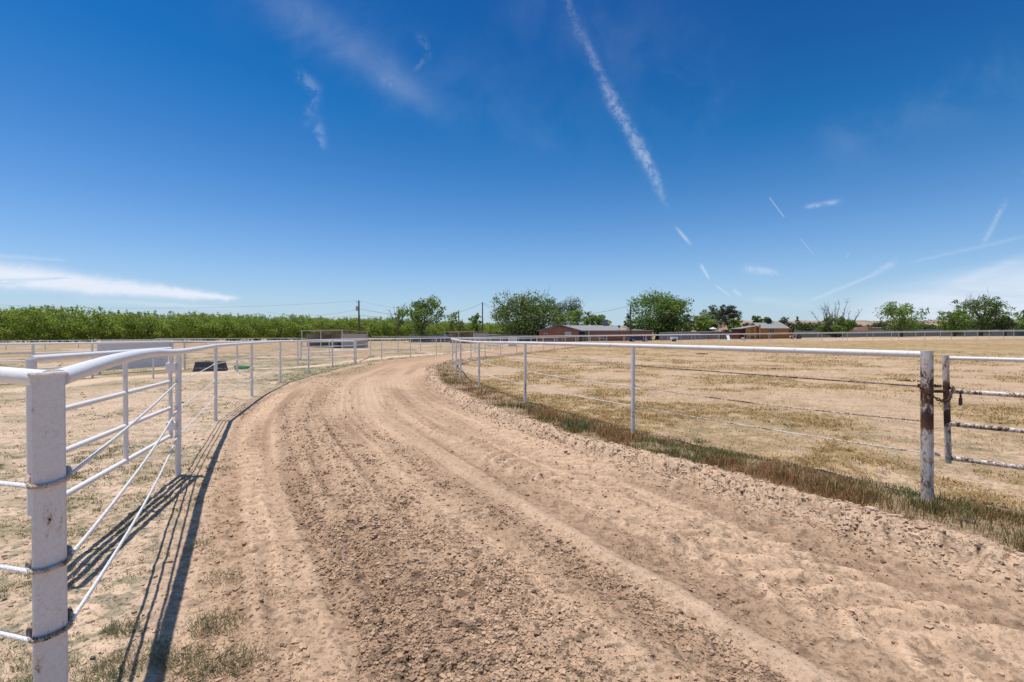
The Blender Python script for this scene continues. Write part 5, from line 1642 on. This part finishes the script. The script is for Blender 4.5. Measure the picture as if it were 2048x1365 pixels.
T('shrub_tree', 'green tree behind the cabin roof left of its black cooler', 1522, 1545, 629, 134, GREEN[1:3] + BRIGHT[:1], 1300, .3, .12, .4, 24, 20)
T('shrub_tree', 'low green bush left of the cabin porch roof', 1484, 1508, 645, 128, OLIVE, 1000, .28, .1, .3, 25, 16)
T('shrub_tree', 'brownish thin bush behind the right end of the cabin roof', 1556, 1582, 634, 130, [(.12, .10, .07), (.09, .10, .05)], 900, .24, .1, .4, 26, 16, dead=6)
T('cypress_tree', 'thin dark cypress spike right of the orange cabin', 1591, 1598, 629, 150, PINE, 700, .2, .1, .5, 27, 12)
T('bare_tree', 'bare branched grey tree with a green leafy base right of the cabin', 1640, 1702, 632, 111, GREEN[1:3] + BRIGHT[:1], 2600, .28, .14, .3, 28, 30)
T('pecan_tree', 'open airy green tree in front of the sheet fence left of the tallest tree', 1760, 1846, 602, 110, GREEN[1:3] + BRIGHT[:1], 3000, .24, .2, .6, 29, 44)
T('elm_tree', 'dense lower green tree leaning on the left of the tallest tree', 1880, 1938, 617, 109, GREEN[1:3] + BRIGHT[:1], 2600, .25, .2, .5, 30, 44)
T('elm_tree', 'tallest tree at the right with bare branches rising above its crown', 1924, 2000, 588, 110, GREEN, 3300, .25, .3, .5, 31, 50, dead=24)
T('olive_tree', 'grey green tree right of the tallest tree', 1992, 2028, 632, 108, OLIVE, 2400, .25, .2, .5, 32, 30)
T('ash_tree', 'green tree cut by the right edge of the view', 2030, 2092, 616, 116, GREEN[1:], 2600, .28, .2, .5, 33, 34)


def bare_limbs():
    Y = 112; k = Y / F; p = at(1671, Y); zg = ground_z(*p)
    root = [o for o in COL.objects if o.name.startswith('bare_tree')][0]
    m = MB(); rnd = random.Random(4)
    top = CH + (Y0 - 596) * k - zg
    for q in range(17):
        tx = (rnd.uniform(1628, 1716) - 1671) * k; an = tx / 5.0
        e_ = top * rnd.uniform(.74, 1.0) * (1 - .12 * abs(an)); pts = [Vector((rnd.uniform(-.5, .5) + tx * .1, rnd.uniform(-.4, .4), .2))]
        ty = rnd.uniform(-3, 3)
        for s_ in range(1, 9):
            t = s_ / 8; pts.append(Vector((pts[0].x + (tx - pts[0].x) * t ** .75 + rnd.uniform(-.18, .18), ty * t + rnd.uniform(-.1, .1), e_ * t ** 1.15)))
        m.tube(pts, [.14 * (1 - .86 * i / 8) for i in range(9)], 5, False)
        for s_ in range(14):
            i = rnd.randint(3, 7); o_ = pts[i]; d = Vector((rnd.uniform(-1, 1), rnd.uniform(-1, 1), rnd.uniform(.2, 1.2))).normalized(); L = rnd.uniform(.5, 1.5)
            d2 = (d + Vector((rnd.uniform(-.4, .4), 0, .5))).normalized()
            m.tube([o_, o_ + d * L * .5, o_ + d * L * .5 + d2 * L * .6], [.032, .024, .012], 3, False)
    m.build('bare_limbs', M['dead_wood'], root)


bare_limbs()


# ------------------------------------------------------------------ repeated trees
def variant(name, W, H, pal, n, size, seed, clumps=30, zlow=.9, tr=.16):
    root = bpy.data.objects.new(name, None); root.empty_display_size = .3
    m = MB(); limb_tree(m, (0, 0, -.1), H, W, 2, seed, tr, lean=.8, low=.34)
    zmax = max(v[2] for v in m.v); xm = max(abs(v[0]) for v in m.v); m.v = [(v[0] * W * .42 / xm if v[2] > 1 else v[0], v[1] * W * .42 / xm if v[2] > 1 else v[1], v[2] * H * .92 / zmax) for v in m.v]
    COL.objects.link(root)
    m.build('trunk', M['bark'], root)
    cl_ = crown_clumps(0, (zlow + H) / 2, W, H - zlow, clumps, seed)
    rnd = random.Random(seed)
    for q in range(14):
        a = rnd.random() * 6.28; cl_.append(((W * .3 * math.cos(a), W * .3 * math.sin(a), H * rnd.uniform(.86, 1.04)), (.28, .28, .5)))
    link('crown', leaf_mesh('crown', cl_, n, size, pal, .45, seed), M['leaf'], root)
    return root


def copy_tree(o):
    c = o.copy(); COL.objects.link(c)
    for ch in list(o.children): d = ch.copy(); d.parent = c; COL.objects.link(d)
    return c


def orchard():
    vs = [variant('pecan_tree', 8.2, 6.3, PECAN, 4200, .19, 300 + i, 40, .25) for i in range(5)]
    used = [False] * 5
    A = Vector((-106, 64)); Bv = Vector((-2, 200)); d = (Bv - A).normalized(); nrm = Vector((-d.y, d.x))
    cnt = 0
    names = ['front row', 'second row', 'third row', 'fourth row']
    for row in range(4):
        s_ = 0.0 + (3.0 if row % 2 else 0); L = (Bv - A).length + 20
        while s_ < L:
            p = A + d * s_ + nrm * row * 7.5; j = random.randrange(5)
            if used[j]: o = copy_tree(vs[j])
            else: o = vs[j]; used[j] = True
            o.location = (p.x + random.uniform(-.4, .4), p.y + random.uniform(-.4, .4), ground_z(p.x, p.y) - .02)
            o.rotation_euler = (0, 0, random.random() * 6.28); sc_ = random.uniform(.94, 1.06) + .02 * row; o.scale = (sc_, sc_, sc_ * random.uniform(.94, 1.06))
            tag(o, 'leafy pecan tree in the %s of the orchard hedge beyond the paddocks' % names[row], 'pecan tree', 'pecan trees in the %s of the orchard' % names[row])
            s_ += 5.4; cnt += 1


orchard()


def far_bushes():
    vs = [variant('bush_tree', 9, 5.6, [(.07, .10, .032), (.10, .135, .045), (.12, .13, .06)], 1500, .42, 400 + i, 26, .2) for i in range(3)]
    used = [False] * 3
    for i in range(34):
        px_ = 1585 + i * 15.5 + random.uniform(-5, 5); Y = random.uniform(175, 230); p = at(px_, Y); j = i % 3
        if used[j]: o = copy_tree(vs[j])
        else: o = vs[j]; used[j] = True
        s_ = random.uniform(.75, 1.05)
        o.location = (p[0], p[1], ground_z(*p) - .1); o.rotation_euler = (0, 0, random.random() * 6.28); o.scale = (s_ * 1.15, s_ * 1.1, s_)
        tag(o, 'distant rounded green tree in the low belt below the desert hills', 'tree', 'distant trees below the hills')


far_bushes()


# ------------------------------------------------------------------ desert hills
def hills():
    nx, ny = 420, 60
    a = np.linspace(-math.radians(10), math.radians(64), nx); r = np.linspace(900, 1900, ny)
    A_, R_ = np.meshgrid(a, r, indexing='ij'); x = R_ * np.sin(A_); y = R_ * np.cos(A_)
    t = (R_ - 900) / 1000
    h = 52 * np.sin(np.pi * np.clip(t * 1.15, 0, 1)) ** .8
    px_ = 1024 + F * np.tan(A_)
    env = .55 + .30 * sst(1180, 1500, px_) + .15 * vnoise(x / 260, y / 260, 501)
    rid = 1 - np.abs(fbm(x / 170, y / 170, 500, 5) - .5) * 2
    z = .70 * h * env * (.62 + .5 * rid) + (fbm(x / 40, y / 40, 510, 4) - .5) * 9 - 2
    z[:, 0] = -6; z[:, -1] = -6
    V_ = np.stack([x, y, z], -1).reshape(-1, 3)
    i = np.arange(nx - 1)[:, None]; j = np.arange(ny - 1)[None, :]
    q = np.stack([i * ny + j, i * ny + j + 1, (i + 1) * ny + j + 1, (i + 1) * ny + j], -1).reshape(-1, 4)
    tag(link('hills', np_mesh('hills', V_, quads=q), M['hill']), kind='structure')


hills()
